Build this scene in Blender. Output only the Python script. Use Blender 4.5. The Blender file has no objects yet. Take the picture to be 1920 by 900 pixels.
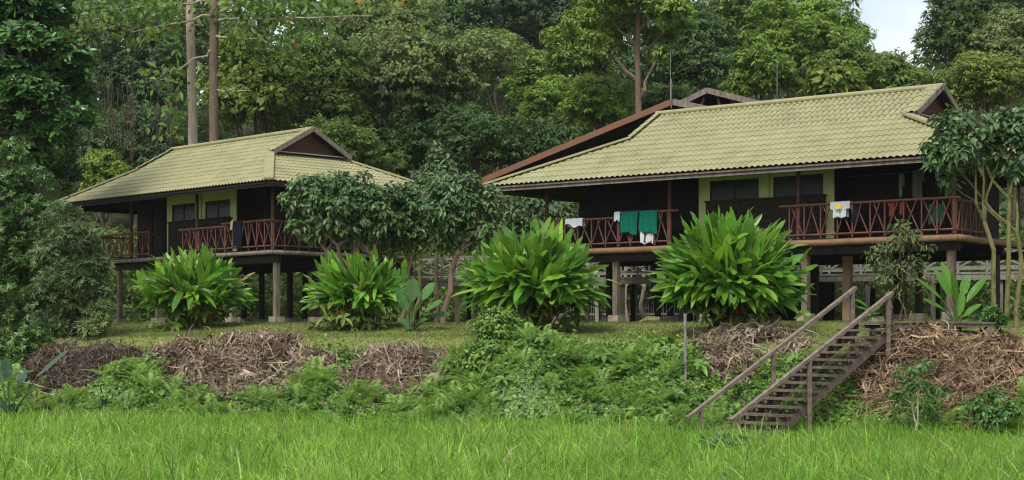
import bpy, math, random
import numpy as np
from math import radians as R, sin, cos, pi, sqrt, atan2
rng = np.random.default_rng(7)
random.seed(7)
scene = bpy.context.scene
col = scene.collection

# ------------------------------------------------------------------ camera, sky, sun, exposure
FPX, HZ, CZ = 3100.0, 630.0, 2.3          # focal length in photo pixels, horizon row, eye height
cam_d = bpy.data.cameras.new('camera'); cam = bpy.data.objects.new('camera', cam_d); col.objects.link(cam)
cam.location = (0, 0, CZ); cam.rotation_euler = (R(90), 0, 0)
cam_d.sensor_width = 36; cam_d.lens = FPX/1920*36; cam_d.shift_y = (HZ-450)/1920
cam_d.clip_start = 0.5; cam_d.clip_end = 3000
scene.camera = cam
SUN_EL, SUN_AZ = 50, 203                   # degrees; azimuth clockwise from +Y
w = bpy.data.worlds.new("World"); scene.world = w; w.use_nodes = True
nt = w.node_tree; bg = nt.nodes['Background']
sky = nt.nodes.new('ShaderNodeTexSky'); sky.sky_type = 'NISHITA'; sky.sun_disc = False
sky.sun_elevation = R(SUN_EL); sky.sun_rotation = R(SUN_AZ); sky.air_density = 1.2; sky.dust_density = 2.5
tc = nt.nodes.new('ShaderNodeTexCoord'); mp = nt.nodes.new('ShaderNodeMapping'); mp.inputs['Scale'].default_value = (1, 1, 2.2)
nz = nt.nodes.new('ShaderNodeTexNoise'); nz.inputs['Scale'].default_value = 2.6; nz.inputs['Detail'].default_value = 6; nz.inputs['Roughness'].default_value = .55
cr = nt.nodes.new('ShaderNodeValToRGB'); cr.color_ramp.elements[0].position = .38; cr.color_ramp.elements[1].position = .70
mx = nt.nodes.new('ShaderNodeMix'); mx.data_type = 'RGBA'; mx.inputs[7].default_value = (10.2, 10.1, 10.0, 1)
nt.links.new(tc.outputs['Generated'], mp.inputs[0]); nt.links.new(mp.outputs[0], nz.inputs['Vector'])
nt.links.new(nz.outputs['Fac'], cr.inputs[0]); nt.links.new(cr.outputs[0], mx.inputs[0])
nt.links.new(sky.outputs[0], mx.inputs[6]); nt.links.new(mx.outputs[2], bg.inputs['Color'])
bg.inputs['Strength'].default_value = 0.085
sun_d = bpy.data.lights.new('sun', 'SUN'); sun_d.energy = 2.3; sun_d.angle = R(22); sun_d.color = (1, .96, .9)
sun = bpy.data.objects.new('sun', sun_d); col.objects.link(sun)
sun.rotation_euler = (R(90-SUN_EL), 0, R(180-SUN_AZ))
sun.location = (-10, -10, 60)
scene.view_settings.view_transform = 'Standard'; scene.view_settings.look = 'None'
scene.view_settings.exposure = 0.85; scene.view_settings.gamma = 1; scene.view_settings.use_curve_mapping = False
scene.render.engine = 'CYCLES'
scene.cycles.max_bounces = 6; scene.cycles.diffuse_bounces = 3; scene.cycles.glossy_bounces = 2
scene.cycles.transmission_bounces = 3; scene.cycles.transparent_max_bounces = 4; scene.cycles.use_denoising = True; scene.cycles.filter_width = 1.15

# ------------------------------------------------------------------ helpers
def pt(px, py, Y):
    return np.array([(px-960)/FPX*Y, Y, CZ+(HZ-py)/FPX*Y])
def px2x(px, Y): return (px-960)/FPX*Y
def nrm(v):
    v = np.asarray(v, float); return v/np.maximum(np.linalg.norm(v, axis=-1, keepdims=True), 1e-9)
def lattice(seed):
    r = np.random.default_rng(seed); return r.random((64, 64))
LAT = [lattice(s) for s in range(8)]
def vn(x, y, s=1.0, k=0):
    x = np.asarray(x, float)*s+31.7*k+500; y = np.asarray(y, float)*s+17.3*k+500
    xi = np.floor(x).astype(int); yi = np.floor(y).astype(int); fx = x-xi; fy = y-yi
    fx = fx*fx*(3-2*fx); fy = fy*fy*(3-2*fy); L = LAT[k % 8]
    a = L[xi % 64, yi % 64]; b = L[(xi+1) % 64, yi % 64]; c = L[xi % 64, (yi+1) % 64]; d = L[(xi+1) % 64, (yi+1) % 64]
    return (a*(1-fx)+b*fx)*(1-fy)+(c*(1-fx)+d*fx)*fy
def ss(t): t = np.clip(t, 0, 1); return t*t*(3-2*t)
def foot(x): return 39.6-.404*np.clip(x, -40, 30)
def gz(x, y):
    x = np.asarray(x, float); y = np.asarray(y, float)
    d = y-foot(x)
    z = 2.25*ss(d/4.8)+.45*ss((d-4)/7)
    z = z+.10*(vn(x, y, .35, 1)-.5)*ss((d-1)/2)*(1-ss((d-9)/3))
    z = z+.06*(vn(x, y, .5, 2)-.5)
    hill = np.clip(y-80, 0, 400)
    z = z+np.minimum(hill*.30, 25)*(1+.25*(vn(x, y, .03, 3)-.5))
    return z

ORIG = {}
def tag(o, label=None, cat=None, group=None, kind=None):
    if label: o['label'] = label
    if cat: o['category'] = cat
    if group: o['group'] = group
    if kind: o['kind'] = kind
    return o
def thing(name, label, cat, loc=(0, 0, 0), group=None, rotz=0, local=False):
    o = bpy.data.objects.new(name, None); col.objects.link(o); o.empty_display_size = .3
    o.location = tuple(float(v) for v in loc); o.rotation_euler = (0, 0, rotz)
    ORIG[o.name] = np.zeros(3) if local else np.array(loc, float)
    return tag(o, label, cat, group)

class MB:
    def __init__(s): s.V = []; s.Q = []; s.T = []; s.n = 0; s.G = []
    def add(s, V, F):
        V = np.asarray(V, float).reshape(-1, 3); F = np.asarray(F, int)
        if len(F):
            (s.Q if F.shape[1] == 4 else s.T).append(F+s.n)
        s.V.append(V); s.n += len(V)
    def poly(s, pts):
        s.V.append(np.asarray(pts, float)); s.G.append(list(range(s.n, s.n+len(pts)))); s.n += len(pts)
    def box(s, c, size, ax=None, ay=None, az=None):
        c = np.asarray(c, float); h = np.asarray(size, float)/2
        ax = np.array([1., 0, 0]) if ax is None else nrm(ax); ay = np.array([0, 1., 0]) if ay is None else nrm(ay)
        az = np.cross(ax, ay) if az is None else nrm(az)
        V = [c+ax*h[0]*i+ay*h[1]*j+az*h[2]*k for k in (-1, 1) for j in (-1, 1) for i in (-1, 1)]
        s.add(V, [(0, 2, 3, 1), (4, 5, 7, 6), (0, 1, 5, 4), (2, 6, 7, 3), (0, 4, 6, 2), (1, 3, 7, 5)])
    def span(s, a, b):
        a = np.asarray(a, float); b = np.asarray(b, float); s.box((a+b)/2, np.abs(b-a))
    def bar(s, a, b, wd, ht, up=(0, 0, 1)):
        a = np.asarray(a, float); b = np.asarray(b, float); d = nrm(b-a)
        side = np.cross(up, d)
        if np.linalg.norm(side) < 1e-4: side = np.array([1., 0, 0])
        side = nrm(side); u = np.cross(d, side)
        s.box((a+b)/2, (np.linalg.norm(b-a), wd, ht), d, side, u)
    def tube(s, path, rad, sides=8, cap=True):
        P = np.asarray(path, float); n = len(P); rad = np.broadcast_to(np.asarray(rad, float), (n,))
        T = np.gradient(P, axis=0); T = nrm(T)
        ref = np.array([0, 0, 1.]) if abs(T[0][2]) < .9 else np.array([1., 0, 0])
        A = nrm(np.cross(T, ref)); B = np.cross(T, A)
        th = np.arange(sides)*2*pi/sides
        V = (P[:, None]+rad[:, None, None]*(A[:, None]*np.cos(th)[None, :, None]+B[:, None]*np.sin(th)[None, :, None])).reshape(-1, 3)
        i = np.arange(n-1)[:, None]*sides; j = np.arange(sides)[None]; k = (j+1) % sides
        F = np.stack([i+j, i+sides+j, i+sides+k, i+k], -1).reshape(-1, 4)
        s.add(V, F)
        if cap:
            base = s.n-len(V)
            s.G.append([base+q for q in range(sides)]); s.G.append([base+(n-1)*sides+q for q in range(sides)][::-1])
    def diamonds(s, P, D, S, L, W, N=None, fold=.0, at=.42):
        n = len(P); L = np.broadcast_to(L, (n,))[:, None]; W = np.broadcast_to(W, (n,))[:, None]
        if N is None: N = np.cross(S, D)
        m = P+D*L*at+N*W*fold
        V = np.stack([P, m+S*W/2, P+D*L, m-S*W/2], 1).reshape(-1, 3)
        s.add(V, np.arange(4*n).reshape(n, 4))
    def ribbons(s, P, D, S, L, W, prof, droop=0., fold=0., wav=0., bend=0.):
        """one curved strip per row; prof = width profile along the length; fold adds a midrib"""
        n = len(P); k = len(prof); u = np.linspace(0, 1, k)
        L = np.broadcast_to(L, (n,)); W = np.broadcast_to(W, (n,)); dr = np.broadcast_to(droop, (n,))
        N = nrm(np.cross(S, D))
        # bend by lowering: keep arc length roughly
        C = P[:, None]+D[:, None]*(L[:, None]*u)[..., None]
        C[..., 2] -= (dr*L)[:, None]*u**2
        if bend: C = C+S[:, None]*((rng.normal(size=n)*bend*L)[:, None]*(u**2-.6*u))[..., None]
        hw = (W[:, None]*np.asarray(prof)[None]/2)[..., None]
        nn = N[:, None]
        if wav: nn_off = nn*(wav*(rng.random((n, k, 1))-.5))
        else: nn_off = 0
        if fold:
            A = C+S[:, None]*hw+nn*hw*fold+nn_off; B = C-S[:, None]*hw+nn*hw*fold+nn_off
            V = np.stack([A, C, B], 2).reshape(-1, 3)
            i = (np.arange(n)*k*3)[:, None]+(np.arange(k-1)*3)[None]
            F = np.concatenate([np.stack([i, i+1, i+4, i+3], -1).reshape(-1, 4), np.stack([i+1, i+2, i+5, i+4], -1).reshape(-1, 4)])
        else:
            A = C+S[:, None]*hw+nn_off; B = C-S[:, None]*hw-nn_off*.5
            V = np.stack([A, B], 2).reshape(-1, 3)
            i = (np.arange(n)*k*2)[:, None]+(np.arange(k-1)*2)[None]
            F = np.stack([i, i+1, i+3, i+2], -1).reshape(-1, 4)
        s.add(V, F)
    def grid(s, f, na, nb, close=False):
        a = np.linspace(0, 1, na); b = np.linspace(0, 1, nb); A, B = np.meshgrid(a, b, indexing='ij')
        V = f(A.ravel(), B.ravel())
        i = (np.arange(na-1)*nb)[:, None]+np.arange(nb-1)[None]
        s.add(V, np.stack([i, i+nb, i+nb+1, i+1], -1).reshape(-1, 4))
    def build(s, name, mat, parent=None, smooth=False, loc=None):
        V = np.concatenate(s.V) if s.V else np.zeros((0, 3))
        off = ORIG.get(parent.name, np.zeros(3)) if parent is not None else (np.zeros(3) if loc is None else np.array(loc, float))
        V = V-off
        Q = np.concatenate(s.Q) if s.Q else np.zeros((0, 4), int); T = np.concatenate(s.T) if s.T else np.zeros((0, 3), int)
        G = s.G
        loops = np.concatenate([Q.ravel(), T.ravel()]+[np.array(g) for g in G]).astype(np.int32)
        tot = np.concatenate([np.full(len(Q), 4), np.full(len(T), 3), np.array([len(g) for g in G], int)]).astype(np.int32)
        start = np.concatenate([[0], np.cumsum(tot)[:-1]]).astype(np.int32)
        me = bpy.data.meshes.new(name); me.vertices.add(len(V)); me.vertices.foreach_set('co', V.astype(np.float32).ravel())
        me.loops.add(len(loops)); me.loops.foreach_set('vertex_index', loops)
        me.polygons.add(len(tot)); me.polygons.foreach_set('loop_start', start); me.polygons.foreach_set('loop_total', tot)
        me.polygons.foreach_set('use_smooth', np.full(len(tot), bool(smooth)))
        me.update(calc_edges=True); me.validate()
        me.materials.append(mat)
        o = bpy.data.objects.new(name, me); col.objects.link(o)
        if parent is not None:
            o.parent = parent; ORIG[o.name] = off
        else:
            o.location = tuple(off); ORIG[o.name] = off
        return o

# ------------------------------------------------------------------ materials
def mat(name, c1, c2=None, scale=3.0, rough=.8, spec=.3, bump=0., stretch=(1, 1, 1), detail=6, c3=None, metallic=0):
    m = bpy.data.materials.new(name); m.use_nodes = True; t = m.node_tree; b = t.nodes['Principled BSDF']
    b.inputs['Roughness'].default_value = rough; b.inputs['Specular IOR Level'].default_value = spec; b.inputs['Metallic'].default_value = metallic
    c2 = c2 or tuple(v*.6 for v in c1)
    tcn = t.nodes.new('ShaderNodeTexCoord'); mpn = t.nodes.new('ShaderNodeMapping'); mpn.inputs['Scale'].default_value = stretch
    n = t.nodes.new('ShaderNodeTexNoise'); n.inputs['Scale'].default_value = scale; n.inputs['Detail'].default_value = detail; n.inputs['Roughness'].default_value = .65
    r = t.nodes.new('ShaderNodeValToRGB'); r.color_ramp.elements[0].position = .3; r.color_ramp.elements[1].position = .7
    r.color_ramp.elements[0].color = (*c2, 1); r.color_ramp.elements[1].color = (*c1, 1)
    if c3: e = r.color_ramp.elements.new(.5); e.color = (*c3, 1)
    t.links.new(tcn.outputs['Object'], mpn.inputs[0]); t.links.new(mpn.outputs[0], n.inputs['Vector'])
    t.links.new(n.outputs['Fac'], r.inputs[0]); t.links.new(r.outputs[0], b.inputs['Base Color'])
    if bump:
        bn = t.nodes.new('ShaderNodeBump'); bn.inputs['Strength'].default_value = bump; bn.inputs['Distance'].default_value = .03
        t.links.new(n.outputs['Fac'], bn.inputs['Height']); t.links.new(bn.outputs[0], b.inputs['Normal'])
    return m
def leaf_mat(name, c, c2=None, var=.35, rough=.45, spec=.4, trans=.28, nscale=.35, odd=None):
    """leaf colour: differs leaf by leaf and, slowly, clump by clump; light passes through the blade"""
    m = bpy.data.materials.new(name); m.use_nodes = True; t = m.node_tree; b = t.nodes['Principled BSDF']
    c2 = c2 or (c[0]*1.5, c[1]*1.3, c[2]*1.1)
    g = t.nodes.new('ShaderNodeNewGeometry')
    tcn = t.nodes.new('ShaderNodeTexCoord'); n = t.nodes.new('ShaderNodeTexNoise'); n.inputs['Scale'].default_value = nscale; n.inputs['Detail'].default_value = 3
    t.links.new(tcn.outputs['Object'], n.inputs['Vector'])
    ad = t.nodes.new('ShaderNodeMath'); ad.operation = 'MULTIPLY_ADD'; ad.inputs[1].default_value = 2.2; ad.inputs[2].default_value = -.8
    t.links.new(n.outputs['Fac'], ad.inputs[0])
    a2 = t.nodes.new('ShaderNodeMath'); a2.operation = 'MULTIPLY_ADD'; a2.inputs[1].default_value = .7; a2.use_clamp = True
    sb = t.nodes.new('ShaderNodeMath'); sb.operation = 'SUBTRACT'; sb.inputs[1].default_value = .5
    t.links.new(g.outputs['Random Per Island'], sb.inputs[0]); t.links.new(sb.outputs[0], a2.inputs[0]); t.links.new(ad.outputs[0], a2.inputs[2])
    mx = t.nodes.new('ShaderNodeMix'); mx.data_type = 'RGBA'; mx.inputs[6].default_value = (*c, 1); mx.inputs[7].default_value = (*c2, 1)
    t.links.new(a2.outputs[0], mx.inputs[0]); colout = mx.outputs[2]
    if odd:   # a share of leaves with another colour (yellowing, dead)
        oc, share = odd
        wn = t.nodes.new('ShaderNodeTexWhiteNoise'); wn.noise_dimensions = '1D'; t.links.new(g.outputs['Random Per Island'], wn.inputs['W'])
        lt = t.nodes.new('ShaderNodeMath'); lt.operation = 'LESS_THAN'; lt.inputs[1].default_value = share; t.links.new(wn.outputs['Value'], lt.inputs[0])
        m3 = t.nodes.new('ShaderNodeMix'); m3.data_type = 'RGBA'; m3.inputs[7].default_value = (*oc, 1)
        t.links.new(lt.outputs[0], m3.inputs[0]); t.links.new(colout, m3.inputs[6]); colout = m3.outputs[2]
    hs = t.nodes.new('ShaderNodeHueSaturation'); mr = t.nodes.new('ShaderNodeMapRange')
    w2 = t.nodes.new('ShaderNodeTexWhiteNoise'); w2.noise_dimensions = '1D'
    mm = t.nodes.new('ShaderNodeMath'); mm.operation = 'MULTIPLY'; mm.inputs[1].default_value = 37.7
    t.links.new(g.outputs['Random Per Island'], mm.inputs[0]); t.links.new(mm.outputs[0], w2.inputs['W']); t.links.new(w2.outputs['Value'], mr.inputs[0])
    mr.inputs['To Min'].default_value = 1-var; mr.inputs['To Max'].default_value = 1+var
    t.links.new(mr.outputs[0], hs.inputs['Value']); t.links.new(colout, hs.inputs['Color'])
    t.links.new(hs.outputs[0], b.inputs['Base Color'])
    b.inputs['Roughness'].default_value = rough; b.inputs['Specular IOR Level'].default_value = spec
    if trans:
        tr = t.nodes.new('ShaderNodeBsdfTranslucent'); ms = t.nodes.new('ShaderNodeMixShader'); ms.inputs[0].default_value = trans
        h2 = t.nodes.new('ShaderNodeHueSaturation'); h2.inputs['Value'].default_value = 1.5; h2.inputs['Hue'].default_value = .485
        t.links.new(hs.outputs[0], h2.inputs['Color']); t.links.new(h2.outputs[0], tr.inputs['Color'])
        out = t.nodes['Material Output']
        t.links.new(b.outputs[0], ms.inputs[1]); t.links.new(tr.outputs[0], ms.inputs[2]); t.links.new(ms.outputs[0], out.inputs['Surface'])
    return m
M = {}
M['tile'] = mat('roof_tile_paint', (.258, .253, .130), (.185, .182, .092), 1.1, .6, .3, c3=(.232, .228, .116))
def weather(m, cdirt, amt, scale, stretch):
    """run-off streaks and blotches over a painted surface"""
    t = m.node_tree; b = t.nodes['Principled BSDF']; src = b.inputs['Base Color'].links[0].from_socket
    tcn = t.nodes.new('ShaderNodeTexCoord'); mpn = t.nodes.new('ShaderNodeMapping'); mpn.inputs['Scale'].default_value = stretch
    n = t.nodes.new('ShaderNodeTexNoise'); n.inputs['Scale'].default_value = scale; n.inputs['Detail'].default_value = 8; n.inputs['Roughness'].default_value = .7
    mr = t.nodes.new('ShaderNodeMapRange'); mr.inputs['From Min'].default_value = .5; mr.inputs['From Max'].default_value = .75; mr.inputs['To Max'].default_value = amt
    mx = t.nodes.new('ShaderNodeMix'); mx.data_type = 'RGBA'; mx.inputs[7].default_value = (*cdirt, 1)
    t.links.new(tcn.outputs['Object'], mpn.inputs[0]); t.links.new(mpn.outputs[0], n.inputs['Vector']); t.links.new(n.outputs['Fac'], mr.inputs['Value'])
    t.links.new(mr.outputs[0], mx.inputs[0]); t.links.new(src, mx.inputs[6]); t.links.new(mx.outputs[2], b.inputs['Base Color'])
weather(M['tile'], (.11, .112, .055), .32, 1.6, (1.6, .22, .22)); weather(M['tile'], (.34, .33, .2), .5, .7, (1, 1, 1))
M['ridge'] = mat('ridge_cap_paint', (.275, .268, .14), (.20, .195, .10), 2, .55, .35)
M['grey_wood'] = mat('weathered_grey_wood', (.21, .185, .155), (.075, .062, .05), 9, .85, .2, .5, (1, 1, .25))
M['stair_wood'] = mat('weathered_stair_wood', (.16, .125, .10), (.05, .038, .03), 7, .8, .25, .5)
M['rail_wood'] = mat('sun_bleached_handrail', (.21, .17, .135), (.09, .068, .053), 8, .8, .25, .4)
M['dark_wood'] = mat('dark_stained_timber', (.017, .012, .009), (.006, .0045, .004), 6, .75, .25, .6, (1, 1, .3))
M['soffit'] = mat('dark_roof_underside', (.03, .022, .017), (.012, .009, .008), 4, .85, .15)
M['red_wood'] = mat('red_brown_pole_varnish', (.145, .052, .032), (.045, .02, .014), 5, .55, .35, .3)
M['post_wood'] = mat('dark_red_post', (.10, .035, .022), (.035, .015, .01), 5, .6, .3, .3)
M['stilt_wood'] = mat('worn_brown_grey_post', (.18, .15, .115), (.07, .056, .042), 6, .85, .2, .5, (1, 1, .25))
M['log'] = mat('orange_brown_log', (.24, .105, .045), (.10, .055, .03), 2.5, .7, .3, .5, c3=(.17, .10, .055))
M['orange_wood'] = mat('orange_brown_barge_board', (.19, .07, .032), (.10, .07, .055), .8, .7, .3, .4)
M['green_wall'] = mat('lime_green_plaster', (.50, .57, .27), (.41, .48, .21), 1.5, .8, .2)
M['glass'] = mat('dark_green_glass', (.012, .03, .024), (.008, .02, .016), 1, .25, .18)
M['frame'] = mat('dark_window_frame', (.03, .035, .025), None, 5, .6)
M['concrete'] = mat('stained_concrete', (.30, .26, .20), (.13, .115, .09), 4, .9, .15, .4)
M['tan_column'] = mat('tan_painted_column', (.30, .19, .12), (.17, .12, .085), 2, .8)
M['cladding'] = mat('rough_dark_cladding', (.045, .04, .03), (.012, .01, .009), 14, .9, .1, 1.)
M['gable_board'] = mat('brown_gable_boards', (.12, .055, .032), (.05, .026, .018), 8, .8, .2, .4, (1, .2, 4))
M['flash'] = mat('grey_metal_flashing', (.30, .34, .33), (.2, .22, .22), 3, .5, .4)
M['metal'] = mat('dull_galvanised_metal', (.25, .26, .25), (.13, .13, .12), 6, .6, .4)
M['old_white'] = mat('weathered_whitish_wood', (.24, .23, .20), (.11, .105, .09), 8, .85, .2, .3)
M['bark'] = mat('brown_bark', (.11, .085, .06), (.04, .03, .022), 5, .9, .15, .8, (1, 1, .3))
M['pale_bark'] = mat('pale_tan_bark', (.45, .39, .30), (.24, .20, .15), 3.5, .9, .15, .5, (1, 1, .2))
M['dark_bark'] = mat('dark_brown_bark', (.19, .14, .10), (.075, .055, .04), 3.5, .9, .15, .8, (1, 1, .25))
M['moss_bark'] = mat('mossy_mottled_bark', (.17, .145, .10), (.035, .042, .016), 9, .95, .1, .8, (1, 1, .45), c3=(.13, .13, .05))
M['leaf_soil'] = mat('damp_soil_and_litter', (.05, .06, .02), (.018, .02, .01), 1.6, .95, .1, .8)
M['litter'] = mat('dark_brown_litter', (.06, .042, .03), (.018, .012, .009), 5, .95, .1, 1.)
def cloth_mat(n, c, v=.75): return mat(n, c, tuple(x*v for x in c), 6, .9, .1)
M['teal'] = cloth_mat('teal_towel_cloth', (.004, .115, .08), .7)
M['white'] = cloth_mat('white_cloth', (.46, .49, .52), .85)
M['brown_cloth'] = cloth_mat('dark_brown_cloth', (.06, .035, .028))
M['navy'] = cloth_mat('dark_navy_cloth', (.006, .009, .017))
M['beige'] = cloth_mat('beige_cloth', (.35, .28, .17))
M['print'] = cloth_mat('yellow_print', (.65, .5, .04))
M['ink'] = cloth_mat('dark_print', (.05, .05, .06))
M['red_cloth'] = cloth_mat('orange_red_cloth', (.11, .025, .012))
M['green_cloth'] = cloth_mat('dull_green_cloth', (.012, .04, .025))

# ------------------------------------------------------------------ ground
def ground_mat():
    m = bpy.data.materials.new('terrain_soil_and_lawn'); m.use_nodes = True; t = m.node_tree; b = t.nodes['Principled BSDF']
    b.inputs['Roughness'].default_value = .95; b.inputs['Specular IOR Level'].default_value = .1
    tcn = t.nodes.new('ShaderNodeTexCoord')
    def nz(sc, d=6):
        n = t.nodes.new('ShaderNodeTexNoise'); n.inputs['Scale'].default_value = sc; n.inputs['Detail'].default_value = d; n.inputs['Roughness'].default_value = .7
        t.links.new(tcn.outputs['Object'], n.inputs['Vector']); return n
    def ramp(n, *cs):
        r = t.nodes.new('ShaderNodeValToRGB'); el = r.color_ramp.elements
        el[0].position, el[0].color = cs[0][0], (*cs[0][1], 1); el[1].position, el[1].color = cs[-1][0], (*cs[-1][1], 1)
        for p, c in cs[1:-1]: e = el.new(p); e.color = (*c, 1)
        t.links.new(n.outputs['Fac'], r.inputs[0]); return r
    lawn = ramp(nz(5), (.3, (.075, .085, .02)), (.5, (.15, .18, .05)), (.75, (.20, .21, .075)))
    soil = ramp(nz(2.5), (.35, (.015, .02, .007)), (.65, (.05, .06, .02)))
    at = t.nodes.new('ShaderNodeAttribute'); at.attribute_name = 'lawn'
    mx = t.nodes.new('ShaderNodeMix'); mx.data_type = 'RGBA'
    n3 = nz(1.2); ad = t.nodes.new('ShaderNodeMath'); ad.operation = 'ADD'; t.links.new(at.outputs['Fac'], ad.inputs[0])
    sb = t.nodes.new('ShaderNodeMath'); sb.operation = 'MULTIPLY_ADD'; sb.inputs[1].default_value = 1.; sb.inputs[2].default_value = -.5; t.links.new(n3.outputs['Fac'], sb.inputs[0])
    t.links.new(sb.outputs[0], ad.inputs[1]); ad.use_clamp = True
    t.links.new(ad.outputs[0], mx.inputs[0]); t.links.new(soil.outputs[0], mx.inputs[6]); t.links.new(lawn.outputs[0], mx.inputs[7])
    t.links.new(mx.outputs[2], b.inputs['Base Color'])
    bn = t.nodes.new('ShaderNodeBump'); bn.inputs['Strength'].default_value = .7; bn.inputs['Distance'].default_value = .04
    t.links.new(nz(14).outputs['Fac'], bn.inputs['Height']); t.links.new(bn.outputs[0], b.inputs['Normal'])
    return m
ys = np.concatenate([np.linspace(-60, 20, 12), np.linspace(22, 32, 10), np.arange(32.5, 66, .35), np.arange(67, 130, 3), np.linspace(135, 900, 18)])
xs = np.concatenate([np.linspace(-700, -60, 12), np.arange(-55, -18, 3), np.arange(-16, 19, .4), np.arange(20, 60, 3), np.linspace(65, 700, 12)])
GX, GY = np.meshgrid(xs, ys, indexing='ij')
mb = MB(); gV = np.stack([GX.ravel(), GY.ravel(), gz(GX.ravel(), GY.ravel())], 1); nb = len(ys)
gi = (np.arange(len(xs)-1)*nb)[:, None]+np.arange(nb-1)[None]
mb.add(gV, np.stack([gi, gi+nb, gi+nb+1, gi+1], -1).reshape(-1, 4))
ground = mb.build('ground', ground_mat(), smooth=True); tag(ground, kind='structure')
at = ground.data.attributes.new('lawn', 'FLOAT', 'POINT')
dd = gV[:, 1]-foot(gV[:, 0])
at.data.foreach_set('value', (-.6+1.6*ss((dd-3.0)/1.0)*(1-ss((gV[:, 1]-64)/7))).astype(np.float32))

# ------------------------------------------------------------------ houses on stilts
def roof_patch(mb, f, a0, a1, bmax, up=(0, 0, 1), wave=.2, course=.36, amp=.027, step=.024):
    """tiled metal sheet: round corrugations across, a lip at the lower edge of every course"""
    na = max(4, int((a1-a0)/wave*8)); a = np.linspace(a0, a1, na)
    nb = int(math.ceil(max(bmax(a0), bmax(a1), bmax((a0+a1)/2))/course))+1
    bs = []
    for k in range(nb): bs += [k*course, k*course+.5*course, k*course+course-.002]
    bs = np.array(bs); disp = np.array([step, step*.45, 0.]*nb)
    bm = np.array([bmax(x) for x in a])
    A = np.repeat(a[:, None], len(bs), 1); B = np.minimum(bs[None], bm[:, None])
    w_ = amp*(np.abs(np.sin(pi*A/wave))*2-1)
    H = w_+disp[None]
    V = f(A, B); V = V+np.asarray(up)*H[..., None]
    n2 = len(bs); i = (np.arange(na-1)*n2)[:, None]+np.arange(n2-1)[None]
    F = np.stack([i, i+n2, i+n2+1, i+1], -1)
    keep = ~((B[:-1, :-1] >= bm[:-1, None]) & (B[1:, :-1] >= bm[1:, None]))
    mb.add(V.reshape(-1, 3), F[keep])

def railing(mb, p0, p1, h, seed, over=(0., 0.), bot=.12):
    r = random.Random(seed); p0 = np.asarray(p0, float); p1 = np.asarray(p1, float); L = np.linalg.norm(p1-p0); d = (p1-p0)/L
    z = np.array([0, 0, 1.])
    mb.tube([p0-d*over[0]+z*h, p1+d*over[1]+z*h], .04, 8); mb.tube([p0+z*bot, p1+z*bot], .03, 8)
    n = max(1, round(L/.52)); st = L/n
    for k in range(n+1):
        q = p0+d*min(max(k*st+r.uniform(-.05, .05)*(0 < k < n), .03), L-.03)
        mb.tube([q+z*.0, q+z*(h-.01)], .024, 6)
        if k < n:
            a = p0+d*(k*st+.05); b = p0+d*((k+1)*st-.05); o = np.cross(d, z)*.035
            mb.tube([a+z*bot+o, b+z*(h-.02)+o+d*r.uniform(-.14, .02)], .019, 6)
            mb.tube([b+z*bot-o, a+z*(h-.02)-o+d*r.uniform(-.02, .2)], .019, 6)

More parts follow.
